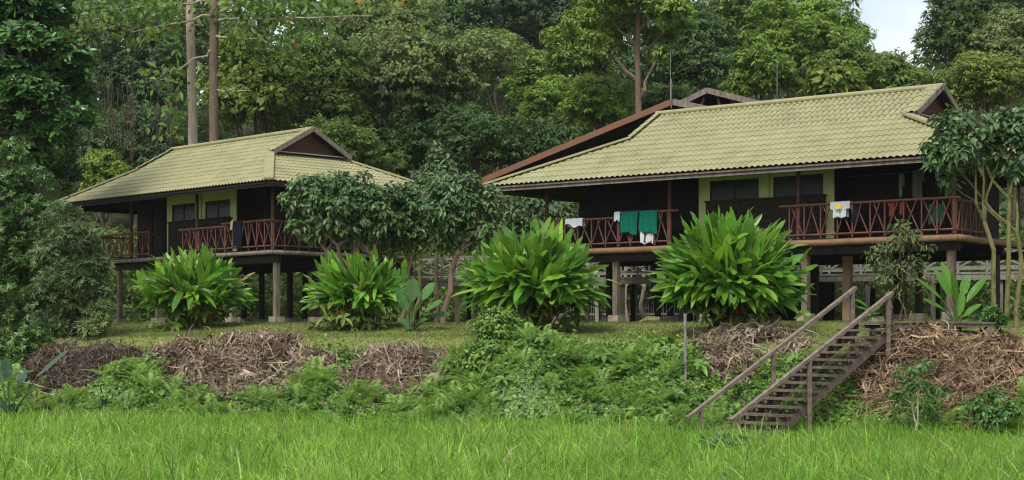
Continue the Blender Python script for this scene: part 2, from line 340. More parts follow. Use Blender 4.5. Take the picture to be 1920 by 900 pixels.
def house(cfg):
    ox, oy = cfg['origin']; d1 = nrm(np.array(cfg['d1'])); g = cfg['ground']
    rot = atan2(-d1[1], -d1[0])
    root = thing(cfg['name'], cfg['label'], 'house', (ox, oy, g), rotz=rot, local=True)
    ez, h, rz, dz = cfg['eave']-g, cfg['half'], cfg['ridge']-g, cfg['deck']-g
    tR, tL, gR, gL, rr = cfg['tR'], cfg['tL'], cfg['gR'], cfg['gL'], cfg['rake']
    k = (rz-ez)/h; sg = h-rr; zg = ez+k*sg
    X = lambda t, s, z: np.stack(np.broadcast_arrays(-np.asarray(t, float), np.asarray(s, float), np.asarray(z, float)), -1)
    nf = np.array([0, -k, 1])/sqrt(1+k*k); nb_ = np.array([0, k, 1])/sqrt(1+k*k)
    voR, voL = .4, .12     # verge overhang of the gablet roof
    # roof surfaces
    mb = MB()
    for side in (0, 1):
        S = (lambda b: b) if side == 0 else (lambda b: 2*h-b)
        up = nf if side == 0 else nb_
        f = lambda a, b, S=S: X(a, S(b), ez+k*b)
        roof_patch(mb, f, gR, gL, lambda a: h, up)
        roof_patch(mb, f, gL, tL, lambda a: sg*(tL-a)/(tL-gL), up)
        roof_patch(mb, f, tR, gR, lambda a: sg*(a-tR)/(gR-tR), up)
        # verge strips over the hips, lifted a little
        f2 = lambda a, b, S=S: X(a, S(sg-.05+b), ez+k*(sg-.05+b)+.10)
        roof_patch(mb, f2, gL-.1, gL+voL, lambda a: rr+.05, up); roof_patch(mb, f2, gR-voR, gR+.1, lambda a: rr+.05, up)
    for (te, tg, sgn) in ((tR, gR, 1), (tL, gL, -1)):
        D = abs(tg-te); ke = (zg-ez)/D; up = np.array([ -(-ke) * (sgn) * 1.0, 0, 1])/sqrt(1+ke*ke)
        up = np.array([ke*sgn, 0, 1])/sqrt(1+ke*ke)
        f = lambda a, b, te=te, sgn=sgn, ke=ke: X(te+sgn*b, a, ez+ke*b)
        roof_patch(mb, f, 0, sg, lambda a: D*a/sg, up); roof_patch(mb, f, sg, 2*h-sg, lambda a: D, up)
        roof_patch(mb, f, 2*h-sg, 2*h, lambda a: D*(2*h-a)/sg, up)
    roof = mb.build('roof', M['tile'], root, smooth=False)
    # ridge, hip caps
    mb = MB()
    mb.tube(X(np.array([gR-voR, gL+voL]), np.array([h, h]), np.array([rz+.07, rz+.07])), .085, 10)
    for (te, tg) in ((tR, gR), (tL, gL)):
        for (s0, s1) in ((0, sg), (2*h, 2*h-sg)):
            p0 = X(te, s0, ez+.06); p1 = X(tg, s1, zg+.06)
            mb.bar(p0, p1, .34, .07)
    mb.build('ridge_cap', M['ridge'], roof)
    # underside
    mb = MB(); o = -.10
    for s_, e_ in ((0, 1), (2*h, -1)):
        mb.poly([X(tR, s_, ez+o), X(tL, s_, ez+o), X(gL, s_+e_*sg, zg+o), X(gR, s_+e_*sg, zg+o)])
        mb.poly([X(gR-voR+.02, s_+e_*sg, zg+o+.09), X(gL+voL-.02, s_+e_*sg, zg+o+.09), X(gL+voL-.02, h, rz+o+.09), X(gR-voR+.02, h, rz+o+.09)])
    for te, tg in ((tR, gR), (tL, gL)):
        mb.poly([X(te, 0, ez+o), X(te, 2*h, ez+o), X(tg, 2*h-sg, zg+o), X(tg, sg, zg+o)])
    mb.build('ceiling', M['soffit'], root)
    # fascia
    fas = M['grey_wood'] if cfg['fascia'] == 'grey' else M['dark_wood']
    for (a, b) in (((tR, 0), (tL, 0)), ((tR, 2*h), (tL, 2*h)), ((tR, 0), (tR, 2*h)), ((tL, 0), (tL, 2*h))):
        mb = MB(); mb.bar(X(a[0], a[1]+(.06 if a[1] == b[1] == 0 else 0), ez-.11), X(b[0], b[1]+(.06 if a[1] == b[1] == 0 else 0), ez-.11), .035, .17)
        mb.build('fascia_board', fas, root)
    # rafters under the eaves
    mb = MB()
    for t in np.arange(tR+.8, tL-.5, 1.2):
        z0 = min(1., (t-tR)/(gR-tR) if t < gR else ((tL-t)/(tL-gL) if t > gL else 1))
        mb.bar(X(t, .08, ez-.17+k*.08), X(t, max(.3, sg*z0*.95), ez-.17+k*max(.3, sg*z0*.95)), .05, .12)
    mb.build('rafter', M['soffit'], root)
    # gablets: wall boards, barge boards, flashing
    for tg, sgn in ((gR, -1), (gL, 1)):
        mb = MB(); nbrd = 9
        for q in range(nbrd):
            z0 = zg+.02+(rz-zg-.12)*q/nbrd; z1 = z0+(rz-zg-.12)/nbrd*.96
            w0 = rr*(1-(z0-zg)/(rz-zg)); w1 = rr*(1-(z1-zg)/(rz-zg)); dx = .03
            a = [X(tg+sgn*.02, h-w0, z0), X(tg+sgn*.02, h+w0, z0), X(tg+sgn*.02, h+w1, z1), X(tg+sgn*.02, h-w1, z1)]
            b_ = [X(tg+sgn*(.02+dx), h-w0, z0), X(tg+sgn*(.02+dx), h+w0, z0), X(tg+sgn*.035, h+w1, z1), X(tg+sgn*.035, h-w1, z1)]
            mb.add(a+b_, [(0, 1, 2, 3), (4, 7, 6, 5), (0, 4, 5, 1), (3, 2, 6, 7)])
        mb.build('gable_wall', M['gable_board'], root)
        mb = MB()
        for e in (-1, 1):
            vo = voR if sgn < 0 else voL-.1; lo = 0 if sgn < 0 else .12
            mb.bar(X(tg+sgn*(vo+.03), h+e*(rr+.12), zg+.01-lo), X(tg+sgn*(vo+.03), h-e*.0, rz+.06-lo), .045, .17)
        mb.build('barge_board', M['grey_wood'], root)
        mb = MB(); mb.bar(X(tg+sgn*.16, h-rr, zg+.05), X(tg+sgn*.16, h+rr, zg+.05), .3, .03)
        mb.build('flashing', M['flash'], root)
    # deck
    t0, t1 = cfg['deck_t']; s0, s1 = .9, 2*h-.9
    mb = MB()
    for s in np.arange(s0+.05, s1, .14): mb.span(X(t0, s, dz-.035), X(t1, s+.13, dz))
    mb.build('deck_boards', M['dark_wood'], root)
    mb = MB()
    for t in np.arange(t0+.2, t1, 1.2): mb.span(X(t-.04, s0+.1, dz-.22), X(t+.04, s1-.05, dz-.037))
    for s in (s0+.35, h, s1-.35): mb.span(X(t0, s-.07, dz-.46), X(t1, s+.07, dz-.223))
    mb.build('floor_joist', M['dark_wood'], root)
    edge = M['log'] if cfg['edge'] == 'log' else M['grey_wood']
    for (a, b) in ((X(t0-.1, s0-.04, dz-.12), X(t1, s0-.04, dz-.12)), (X(t0-.1, s0, dz-.12), X(t0-.1, s1, dz-.12)), (X(t1, s0, dz-.12), X(t1, s1, dz-.12))):
        mb = MB(); n = 12; P = np.array([a+(b-a)*q/(n-1) for q in range(n)]); P[:, 2] += [random.uniform(-.008, .008) for _ in range(n)]
        mb.tube(P, .095 if cfg['edge'] == 'log' else .075, 12); mb.build('edge_beam', edge, root, smooth=True)
    # walls: dark rooms left and right, green block between
    ztop = ez-.05
    def zroof(s): return ez+.32
    gt0, gt1 = cfg['green_t']; w0, w1 = cfg['wall_t']
    sw = cfg['wall_s']; sgw = cfg['green_s']
    def wallpan(tA, tB, s, m, nm, par=root, boards=True):
        mb = MB(); mb.span(X(tA, s, dz), X(tB, s+.08, zroof(s)))
        if boards:
            for z in np.arange(dz+.18, zroof(s)-.05, .19): mb.span(X(tA+.01, s-.018, z), X(tB-.01, s+.001, z+.165))
        return mb.build(nm, m, par)
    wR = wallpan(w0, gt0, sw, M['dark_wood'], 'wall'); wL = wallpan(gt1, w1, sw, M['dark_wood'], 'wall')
    for tt in (w0, w1):
        mb = MB(); mb.span(X(tt-.04, sw+.081, dz), X(tt+.04, 2*h-sw, zroof(sw)))
        for z in np.arange(dz+.18, zroof(sw)-.05, .19): mb.span(X(tt-.06, sw+.09, z), X(tt+.06, 2*h-sw-.02, z+.165))
        mb.build('wall', M['dark_wood'], root)
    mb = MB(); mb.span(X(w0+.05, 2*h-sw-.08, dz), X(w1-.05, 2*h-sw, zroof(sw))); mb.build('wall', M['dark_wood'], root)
    # doors in the dark walls
    for tc_ in cfg['doors']:
        mb = MB()
        for e in (-1, 1): mb.span(X(tc_+e*.47-.04, sw-.05, dz), X(tc_+e*.47+.04, sw-.021, dz+2.05))
        mb.span(X(tc_-.51, sw-.05, dz+2.052), X(tc_+.51, sw-.021, dz+2.13))
        for zz in (dz+.15, dz+.9, dz+1.5): mb.span(X(tc_-.36, sw-.045, zz), X(tc_+.36, sw-.021, zz+(.6 if zz < dz+1.4 else .42)))
        dr = mb.build('door', M['dark_wood'], root)
        mb = MB(); mb.tube([X(tc_+.34, sw-.09, dz+1.02), X(tc_+.34, sw-.03, dz+1.02)], .022, 8); mb.build('handle', M['metal'], dr)
    # green bathroom block with openings
    zA, zB = cfg['win_z'][0]-g, cfg['win_z'][1]-g
    mb = MB(); wins = cfg['windows']; cur = gt0; th = .12
    zt = zroof(sgw)
    for (a, b) in wins:
        mb.span(X(cur, sgw, dz), X(a, sgw+th, zt)); mb.span(X(a, sgw, dz), X(b, sgw+th, zA)); mb.span(X(a, sgw, zB), X(b, sgw+th, zt)); cur = b
    mb.span(X(cur, sgw, dz), X(gt1, sgw+th, zt))
    mid = (wins[0][1]+wins[1][0])/2
    mb.span(X(mid-.13, sgw-.06, dz), X(mid+.13, sgw-.002, zt-.05))
    mb.build('green_wall', M['green_wall'], root)
    for ta, tb in ((gt0-.05, gt0-.003), (gt1+.003, gt1+.05)):
        mb = MB(); mb.span(X(ta, sgw+.02, dz), X(tb, sw-.02, zt)); mb.build('wall', M['dark_wood'], root)
    for (a, b) in wins:
        mb = MB()
        for tt in (a, b-.05, (a+b)/2-.02): mb.span(X(tt, sgw+.02, zA), X(tt+.05, sgw+.08, zB))
        for zz in (zA, zB-.05): mb.span(X(a+.051, sgw+.025, zz), X(b-.051, sgw+.075, zz+.05))
        wf = mb.build('window', M['frame'], root)
        mb = MB(); mb.span(X(a+.05, sgw+.04, zA+.05), X(b-.05, sgw+.05, zB-.05)); mb.build('pane', M['glass'], wf)
    mb = MB(); a, b = gt0+.25, gt1-.35
    mb.span(X(a, sgw-.16, dz), X(b, sgw-.065, zA-.04)); mb.span(X(a-.03, sgw-.2, zA-.038), X(b+.03, sgw-.064, zA+.015))
    mb.build('cladding_panel', M['cladding'], root)
    # posts, verandah railings
    for t in cfg['posts']:
        mb = MB(); mb.tube(np.array([X(t, s0+.08, dz), X(t, s0+.08, (dz+ez)/2), X(t, s0+.08, ez+k*.9-.2)]), .065, 10); mb.build('verandah_post', M['post_wood'], root)
    for t in (t0+.05,):
        for s in (3.2, 5.8): mb = MB(); mb.tube([X(t, s, dz), X(t, s, ez+.12)], .06, 8); mb.build('verandah_post', M['post_wood'], root)
    for q, (a, b, hh, o1, o2) in enumerate(cfg['rails']):
        mb = MB(); railing(mb, X(a[0], a[1], dz), X(b[0], b[1], dz), hh, q+cfg['seed'], (o1, o2)); mb.build('balcony_railing', M['red_wood'], root)
    # plinth beams and stilts
    for (t, s, wd, kind) in cfg['stilts']:
        wd *= .84
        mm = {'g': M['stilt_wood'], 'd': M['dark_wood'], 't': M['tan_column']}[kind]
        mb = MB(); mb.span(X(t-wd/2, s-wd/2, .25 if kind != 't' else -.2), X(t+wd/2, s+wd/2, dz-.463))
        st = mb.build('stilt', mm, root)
        if kind != 't':
            mb = MB(); mb.span(X(t-.2, s-.2, -.3), X(t+.2, s+.2, .249)); mb.build('concrete_footing', M['concrete'], st)
    mb = MB()
    for s in (1.25, 7.4):
        for (ta, tb) in zip(cfg['brace'][:-1], cfg['brace'][1:]): pass
    return root, X, dict(ez=ez, dz=dz, k=k, h=h)

RH, RX, RP = house(dict(name='stilt_house', label='larger right-hand stilt house with long pale yellow-green roof and laundry on its rails', origin=(11.77, 45.29),
    d1=(-.79, .613), ground=2.72, eave=7.29, ridge=9.80, half=4.5, deck=5.16, tR=-1.6, tL=16.13, gR=2.3, gL=12.05, rake=1.75,
    deck_t=(0, 14.47), green_t=(4.2, 8.9), wall_t=(.9, 14.1), wall_s=2.7, green_s=1.9, windows=((4.56, 6.25), (6.75, 8.5)), win_z=(6.52, 7.17),
    doors=(11.7, 2.3), posts=(0.06, 4.9, 9.4, 14.2), fascia='grey', edge='log', seed=3,
    rails=(((0, .92), (5.2, .92), 1.0, .15, .3), ((0, .95), (0, 2.9), .95, 0, 0), ((9.4, .92), (11.3, .92), 1.06, .35, .15), ((11.3, .92), (14.45, .92), .92, 0, .1), ((14.42, .95), (14.42, 3.0), .92, 0, 0)),
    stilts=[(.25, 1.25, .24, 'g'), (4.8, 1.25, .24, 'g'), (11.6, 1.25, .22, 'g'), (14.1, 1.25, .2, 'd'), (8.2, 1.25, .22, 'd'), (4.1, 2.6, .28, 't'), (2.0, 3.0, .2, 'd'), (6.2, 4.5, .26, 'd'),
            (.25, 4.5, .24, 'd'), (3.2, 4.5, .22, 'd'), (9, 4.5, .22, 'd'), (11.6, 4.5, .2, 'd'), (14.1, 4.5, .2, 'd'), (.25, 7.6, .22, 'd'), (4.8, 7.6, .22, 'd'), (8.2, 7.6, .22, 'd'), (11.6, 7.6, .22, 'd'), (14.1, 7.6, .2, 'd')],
    brace=(0, 14)))
LH, LX, LP = house(dict(name='stilt_house', label='smaller left-hand stilt house with gablet facing right and dark garment on its rail', origin=(-9.07, 57.37),
    d1=(-.697, .717), ground=2.74, eave=7.64, ridge=9.97, half=4.2, deck=5.36, tR=-1.04, tL=13.75, gR=2.35, gL=11.4, rake=1.68,
    deck_t=(0, 11.95), green_t=(3.6, 8.3), wall_t=(.8, 11.6), wall_s=2.6, green_s=1.9, windows=((4.0, 5.65), (6.35, 7.95)), win_z=(6.72, 7.4),
    doors=(10, 1.9), posts=(0.06, 4.8, 9.4), fascia='dark', edge='grey', seed=40,
    rails=(((0, .92), (2.9, .92), 1.02, .1, .2), ((2.9, .92), (5.7, .92), .92, 0, .25), ((0, .95), (0, 4.2), .98, 0, 0), ((8.0, .92), (11.9, .92), .95, 0, .1), ((11.9, .95), (11.9, 2.6), .92, 0, 0)),
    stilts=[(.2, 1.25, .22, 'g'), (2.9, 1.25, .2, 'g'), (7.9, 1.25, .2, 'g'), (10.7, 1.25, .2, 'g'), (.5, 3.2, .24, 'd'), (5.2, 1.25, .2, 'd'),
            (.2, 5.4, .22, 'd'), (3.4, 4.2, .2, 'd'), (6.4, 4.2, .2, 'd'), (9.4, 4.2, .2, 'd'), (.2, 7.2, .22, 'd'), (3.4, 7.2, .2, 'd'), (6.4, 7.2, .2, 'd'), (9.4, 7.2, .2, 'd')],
    brace=(0, 12)))
# floor skirt of the left house back room seen behind the trees
mb = MB(); mb.span(LX(-.02, 3.1, 1.9), LX(.05, 7.4, 2.55)); mb.build('skirt_board', M['dark_wood'], LH)

# long house behind, gable end to the camera
e1 = nrm(np.array([-.79, .613, 0])); e2 = nrm(np.array([.613, .79, 0])); UZ = np.array([0, 0, 1.])
def gable_roof(root, apex, dropL, lenL, lenR, depth, th=.16, barge='orange_wood', slopeR=None):
    A = np.asarray(apex); sL = dropL/lenL; sR = slopeR or sL
    Lp = A+e1*lenL-UZ*sL*lenL; Rp = A-e1*lenR-UZ*sR*lenR
    mb = MB()
    for (p, q) in ((Lp, A), (A, Rp)):
        d = e2*depth; t_ = UZ*th
        V = [p, q, q+d, p+d, p-t_, q-t_, q+d-t_, p+d-t_]
        mb.add(V, [(0, 1, 2, 3), (4, 7, 6, 5), (0, 4, 5, 1), (3, 2, 6, 7), (0, 3, 7, 4), (1, 5, 6, 2)])
    r = mb.build('roof', M['soffit'], root)
    for (p, q, m_) in ((Lp, A, barge), (A, Rp, 'grey_wood')):
        mb = MB(); n_ = -e2*.05; mb.bar(p+n_-UZ*.10, q+n_-UZ*.10, .05, .23); mb.build('barge_board', M[m_], root)
    return Lp, Rp
RL = thing('long_house', 'dark timber long house with orange-brown barge boards rising behind the right-hand house', 'house', (6.0, 62, 2.7))
A1 = pt(1262, 186, 62)
Lp, Rp = gable_roof(RL, A1, A1[2]-pt(885, 342, 67.9)[2], 9.7, 6.5, 16)
mb = MB(); mb.tube([A1-e2*.12-UZ*.35, A1-e2*.12+UZ*.75], .03, 6); mb.build('lightning_rod', M['dark_bark'], RL)
# wall of the long house, set back under the roof
def wallpoly(root, A, Lp, Rp, back, zb, name='wall', m='dark_wood', inset=.8):
    f = lambda P: P+e2*back
    a = A+e2*back-UZ*.2; l = Lp+(A-Lp)*inset/9; r = Rp+(A-Rp)*inset/7
    l = f(l)-UZ*.2; r = f(r)-UZ*.2; mb = MB()
    lb = l.copy(); lb[2] = zb; rb = r.copy(); rb[2] = zb; t_ = e2*.12
    fr = [lb, rb, r, a, l]; n = 5; V = fr+[p+t_ for p in fr]
    mb.V.append(np.array(V)); mb.G.append([0, 1, 2, 3, 4]); mb.G.append([9, 8, 7, 6, 5]); mb.n += 10
    mb.Q.append(np.array([(i, i+5, (i+1) % 5+5, (i+1) % 5) for i in range(5)]))
    return mb.build(name, M[m], root)
wallpoly(RL, A1, Lp, Rp, 3.2, 4.6)
for q in np.linspace(.3, 1.9, 5)*4.5:
    p = A1+e1*(q-1)+e2*3.3
    mb = MB(); mb.span((p[0]-.1, p[1]-.1, 2.4), (p[0]+.1, p[1]+.1, 4.598)); mb.build('stilt', M['dark_wood'], RL)
A2 = pt(1327, 165, 68)
RU = thing('gabled_roof_house', 'small grey-boarded gable with open roof trusses peeking over the long house', 'house', (A2[0], A2[1], 2.7))
L2, R2 = gable_roof(RU, A2, 1.5, 4.6, 5.2, 9, barge='grey_wood', slopeR=.31)
wallpoly(RU, A2, L2, R2, 2.2, 2.4)
mb = MB(); mb.bar(A2+e1*3.2+e2*.3-UZ*1.35, A2-e1*3.6+e2*.3-UZ*1.35, .08, .16)
for q in (-1.6, -.5, .7, 1.7): mb.bar(A2+e1*q*.5+e2*.3-UZ*(.25+abs(q)*.1), A2+e1*q*1.2+e2*.3-UZ*1.35, .07, .1, up=(1, 0, 0))
mb.build('roof_truss', M['log'], RU)
# thin radio masts behind the ridge
for (px, top, lab) in ((1257, 95, 'thin pale mast rising behind the long house'), (1457, 105, 'thin pale mast behind the ridge of the larger house')):
    p = pt(px, top, 74); b = np.array([p[0], 74, 2.6]); mb = MB(); mb.tube([b, p], .013, 6)
    o = mb.build('antenna_mast', M['metal'], loc=b); tag(o, lab, 'mast')

# raised walkway with cross-braced rails running behind both houses
WK = thing('raised_walkway', 'raised whitish timber walkway with cross-braced rails passing behind the houses', 'walkway', (0, 64, 2.7))
pa, pb = np.array([px2x(745, 67), 67, 4.5]), np.array([px2x(2050, 57), 57, 4.5])
dw = nrm(pb-pa); sd = np.array([dw[1], -dw[0], 0]); Lw = np.linalg.norm(pb-pa)
mb = MB(); mb.bar(pa, pb, 1.6, .07)
mb.bar(pa+sd*.75-UZ*.14, pb+sd*.75-UZ*.14, .06, .2); mb.build('deck_boards', M['old_white'], WK)
for e in (1, -1):
    mb = MB(); o = sd*.74*e+UZ*.035
    for hh in (.18, .88): mb.bar(pa+o+UZ*hh, pb+o+UZ*hh, .05, .08)
    n = int(Lw/1.15)
    for q in range(n+1):
        c = pa+o+dw*(q*Lw/n); mb.bar(c, c+UZ*.93, .08, .08, up=(1, 0, 0))
        if q < n:
            c2 = pa+o+dw*((q+1)*Lw/n); s_ = sd*.026
            mb.bar(c+UZ*.22+s_, c2+UZ*.84+s_, .03, .06); mb.bar(c+UZ*.84-s_, c2+UZ*.22-s_, .03, .06)
    mb.build('railing', M['old_white'], WK)
for q in np.arange(.6, Lw, 2.3):
    for e in (.6, -.6):
        c = pa+dw*q+sd*e; mb = MB(); mb.span((c[0]-.08, c[1]-.08, 2.4), (c[0]+.08, c[1]+.08, 4.46)); mb.build('support_post', M['grey_wood' if e > 0 else 'dark_wood'], WK)
# grey picket fence low under the walkway
fa, fb = np.array([px2x(1010, 69.5), 69.5, 2.7]), np.array([px2x(1330, 66.5), 66.5, 2.7])
FN = thing('picket_fence', 'low grey stick fence seen under the larger house beyond the stilts', 'fence', (fa+fb)/2)
mb = MB(); n = 70
for q in range(n):
    c = fa+(fb-fa)*q/n; c[2] = 2.6; mb.bar(c, c+np.array([random.uniform(-.06, .06), 0, random.uniform(1.2, 1.7)]), .05, .02, up=(1, 0, 0))
mb.build('pickets', M['old_white'], FN)
mb = MB()
for hh in (.5, 1.15): mb.bar(fa+UZ*hh+np.array([0, -.03, 0]), fb+UZ*hh+np.array([0, -.03, 0]), .03, .08)
mb.build('fence_rail', M['old_white'], FN)

# ------------------------------------------------------------------ outdoor timber stair
SB = np.array([px2x(1383, 36.3), 36.3, -.1]); u2 = nrm(np.array([.755, .656, 0])); v2 = np.array([u2[1], -u2[0], 0])
NT = 16; rise = 2.76/NT; run = .315; WD = 1.12
ST = thing('outdoor_stair', 'weathered open-tread timber stair with two handrails climbing the bank', 'staircase', SB)
for q in range(NT):
    c = SB+u2*(q*run)+UZ*(rise*(q+1)-.05); mb = MB()
    mb.box(c+UZ*0, (.27, WD+.12, .055), u2, v2)
    for e in (-1, 1): mb.box(c-UZ*.065+v2*e*(WD/2-.12)-u2*.0, (.24, .08, .08), u2, v2)
    mb.build('tread', M['stair_wood'], ST)
for e in (-1, 1):
    o = v2*e*(WD/2-.02)-UZ*.17
    mb = MB(); mb.bar(SB+o-u2*.1+UZ*.0, SB+o+u2*(NT*run-.05)+UZ*(rise*NT-.0), .055, .2); mb.build('stringer', M['stair_wood'], ST)
def strp(e, q): return SB+v2*e*(WD/2+.09)+u2*(q*run)+UZ*(rise*(q+1))
def rail_z(q): return .50+(3.47-.50)*(q+3)/19.
for e, qs in ((-1, (-1.5, 6.3, 15.6)), (1, (-2.3, 5.3, 14.5))):
    for q in qs:
        p = strp(e, q); mb = MB(); g_ = float(gz(p[0], p[1]))
        mb.span((p[0]-.05, p[1]-.05, min(g_-.15, rail_z(q)-1.)), (p[0]+.05, p[1]+.05, rail_z(q)-.036)); mb.build('handrail_post', M['stair_wood'], ST)
    a = strp(e, -3.0 if e > 0 else -2.9); a[2] = rail_z(-3); b = strp(e, 16.0 if e < 0 else 15.0); b[2] = rail_z(16 if e < 0 else 15); mb = MB(); mb.bar(a, b, .10, .075); mb.build('handrail', M['rail_wood'], ST)
top = SB+u2*(NT*run)+UZ*(2.76)
BW = thing('plank_boardwalk', 'low plank boardwalk leading right from the stair head', 'boardwalk', top)
mb = MB(); L_ = 3.4
wk2 = nrm(np.array([.86, .51, 0])); wv2 = np.array([wk2[1], -wk2[0], 0])
for q in np.arange(0, L_, .15):
    mb.box(top+wk2*(q+.05)-UZ*(.03+random.uniform(0, .008)), (.135, WD, .04), wk2, wv2)
mb.build('planks', M['grey_wood'], BW)
mb = MB()
for e in (-1, 1): mb.bar(top+wv2*e*.5-UZ*.13, top+wv2*e*.5+wk2*L_-UZ*.09, .07, .08)
mb.build('bearer', M['stair_wood'], BW)
for q in (.3, 1.8, 3.2):
    for e in (-1, 1):
        c = top+wk2*q+wv2*e*.5; g_ = float(gz(c[0], c[1]))-.25; mb = MB(); mb.span((c[0]-.06, c[1]-.06, g_), (c[0]+.06, c[1]+.06, c[2]-.132)); mb.build('support_post', M['stair_wood'], BW)
pb_ = np.array([px2x(1286, 39.3), 39.3, 0]); pb_[2] = gz(pb_[0], pb_[1])-.1
mb = MB(); mb.tube([pb_, [pb_[0]-.02, 39.3, pt(0, 588, 39.3)[2]]], .035, 8)
tag(mb.build('pole', M['old_white'], loc=pb_), 'thin upright grey pole left of the stair', 'pole')

# ------------------------------------------------------------------ laundry
def loc_of(root, p):   # local house point -> world
    c, s = cos(root.rotation_euler[2]), sin(root.rotation_euler[2]); l = root.location
    return np.array([l[0]+c*p[0]-s*p[1], l[1]+s*p[0]+c*p[1], l[2]+p[2]])
def hang(name, label, cat, root, X, t, s, zr, wd, front, back, m, seed=0, slant=0., rag=.03, group=None, tshape=False):
    """cloth folded over a rail: front and back falls with soft pleats"""
    r = np.random.default_rng(seed); ph = r.random(3)*6
    c = loc_of(root, X(t, s, zr)); ux = nrm(loc_of(root, X(t-1, s, zr))-c); uy = nrm(loc_of(root, X(t, s+1, zr))-c)
    def f(a, b):
        Lf = front+slant*(a-.5)+rag*np.sin(a*9+ph[2]); tot = back+.10+Lf
        q = b*tot; z = np.zeros_like(q); y = np.zeros_like(q)
        onb = q < back; z[onb] = -(back-q[onb]); y[onb] = .06
        mid = (~onb) & (q < back+.10); th = (q[mid]-back)/.10*pi; z[mid] = .055*np.sin(th); y[mid] = .06*np.cos(th)
        fr = q >= back+.10; z[fr] = -(q[fr]-back-.10); y[fr] = -.06-.03*np.minimum(1, (q[fr]-back-.1)*3)*(1+np.sin(a[fr]*wd*26+ph[0])*.7+.4*np.sin(a[fr]*wd*55+ph[1]))
        w_ = wd*(1-.06*np.minimum(1, np.abs(z)*2)*np.sin(ph[1]+3*z)**2)
        if tshape: w_ = wd*np.where(-z < front*.42, 1., .66)
        return c+ux*((a-.5)*w_)[:, None]+uy*y[:, None]+UZ*z[:, None]
    mb = MB(); mb.grid(f, 26, 30)
    o = mb.build(name, m, loc=c, smooth=True); tag(o, label, cat, group)
    sm = o.modifiers.new('thickness', 'SOLIDIFY'); sm.thickness = .012
    return o
def t_of(px, d1, org, s, d2):   # position along the house whose picture column is px
    r = (px-960)/FPX; bx, by = org[0]+d2[0]*s, org[1]+d2[1]*s
    return (bx-r*by)/(-d1[0]+r*d1[1])
tr = lambda px: t_of(px, (-.79, .613), (11.77, 45.29), .92, (.613, .79))
tl = lambda px: t_of(px, (-.697, .717), (-9.07, 57.37), .92, (.717, .697))
rz_ = RP['dz']
hang('towel', 'left one of two teal towels hanging on the larger house rail', 'towel', RH, RX, tr(1182), .92, rz_+1.06, .66, .66, .3, M['teal'], 1, .12)
hang('towel', 'right one of two teal towels, with a white cloth below it', 'towel', RH, RX, tr(1218), .92, rz_+1.06, .66, .66, .3, M['teal'], 2, .12)
hang('cloth', 'white pleated cloth hanging below the right teal towel', 'cloth', RH, RX, tr(1214), .99, rz_+.98, .50, .92, .3, M['white'], 3)
hang('cloth', 'small white rag beside the left teal towel', 'cloth', RH, RX, tr(1159), .92, rz_+1.06, .22, .24, .15, M['white'], 4)
hang('cloth', 'crumpled white cloth between brown garments and teal towels', 'cloth', RH, RX, tr(1078), .92, rz_+.92, .70, .2, .2, M['white'], 5, .1, .05)
hang('garment', 'dark brown garment at the left end of the larger house rail', 'garment', RH, RX, tr(1024), .92, rz_+.92, .62, .42, .3, M['brown_cloth'], 6, 0, .05)
hang('garment', 'dark brown garment right beside the leftmost brown one', 'garment', RH, RX, tr(1047), .92, rz_+.92, .36, .36, .3, M['brown_cloth'], 7, 0, .05)
ts = hang('t_shirt', 'white shirt with yellow print drying on the right verandah rail', 'shirt', RH, RX, tr(1577), .92, rz_+1.0, .62, .42, .4, M['white'], 8, 0, .02, tshape=True)
c = loc_of(RH, RX(tr(1577), .72, rz_+.9)); ux = nrm(loc_of(RH, RX(tr(1577)-1, .72, rz_+.9))-c)
mb = MB(); th = np.arange(14)*2*pi/14; mb.poly([c+ux*.10*cos(a)*(1+.3*sin(3*a))+UZ*.08*sin(a) for a in th]); ORIG[ts.name] = np.array(ts.location)
mb.build('print', M['print'], ts)
hang('garment', 'orange-red cloth hanging on the inner side of the right verandah rail', 'garment', RH, RX, tr(1672), 1.0, rz_+.93, .16, .40, .2, M['red_cloth'], 9)
hang('garment', 'small orange-red cloth right of the larger one on the verandah rail', 'garment', RH, RX, tr(1690), 1.0, rz_+.93, .10, .34, .2, M['red_cloth'], 10)
hang('garment', 'small dark blue garment next to the printed shirt', 'garment', RH, RX, tr(1604), 1.0, rz_+.93, .22, .5, .2, M['navy'], 11)
hang('garment', 'green cloth hanging low behind the right verandah rail', 'garment', RH, RX, tr(1755), 1.05, rz_+.8, .5, .5, .2, M['green_cloth'], 12)
hang('shirt', 'pale grey-green shirt hanging on the dark wall under the eave', 'shirt', RH, RX, tr(1722)+.7, 2.5, rz_+1.95, .32, .85, .3, cloth_mat('grey_green_shirt', (.16, .19, .15)), 13, .2, .08)
hang('towel', 'narrow white towel hanging on the dark wall beside the grey-green shirt', 'towel', RH, RX, tr(1690)+.7, 2.5, rz_+1.85, .12, .62, .3, cloth_mat('dim_white_towel', (.3, .32, .32)), 14)
mb = MB(); mb.tube([loc_of(RH, RX(.95, 2.5, rz_+1.98)), loc_of(RH, RX(4.2, 2.5, rz_+1.92))], .008, 5)
tag(mb.build('clothes_line', M['metal'], loc=loc_of(RH, RX(2, 2.5, rz_+1.95))), 'thin clothes line strung along the dark wall of the right verandah', 'clothes line')
lz_ = LP['dz']
hang('garment', 'dark navy garment hanging over the left house rail', 'garment', LH, LX, tl(449), .90, lz_+1.02, .52, .92, .3, M['navy'], 15, .1, .06)
hang('cap', 'small beige cloth on top of the navy garment', 'cloth', LH, LX, tl(440), .86, lz_+1.04, .14, .26, .1, M['beige'], 16)

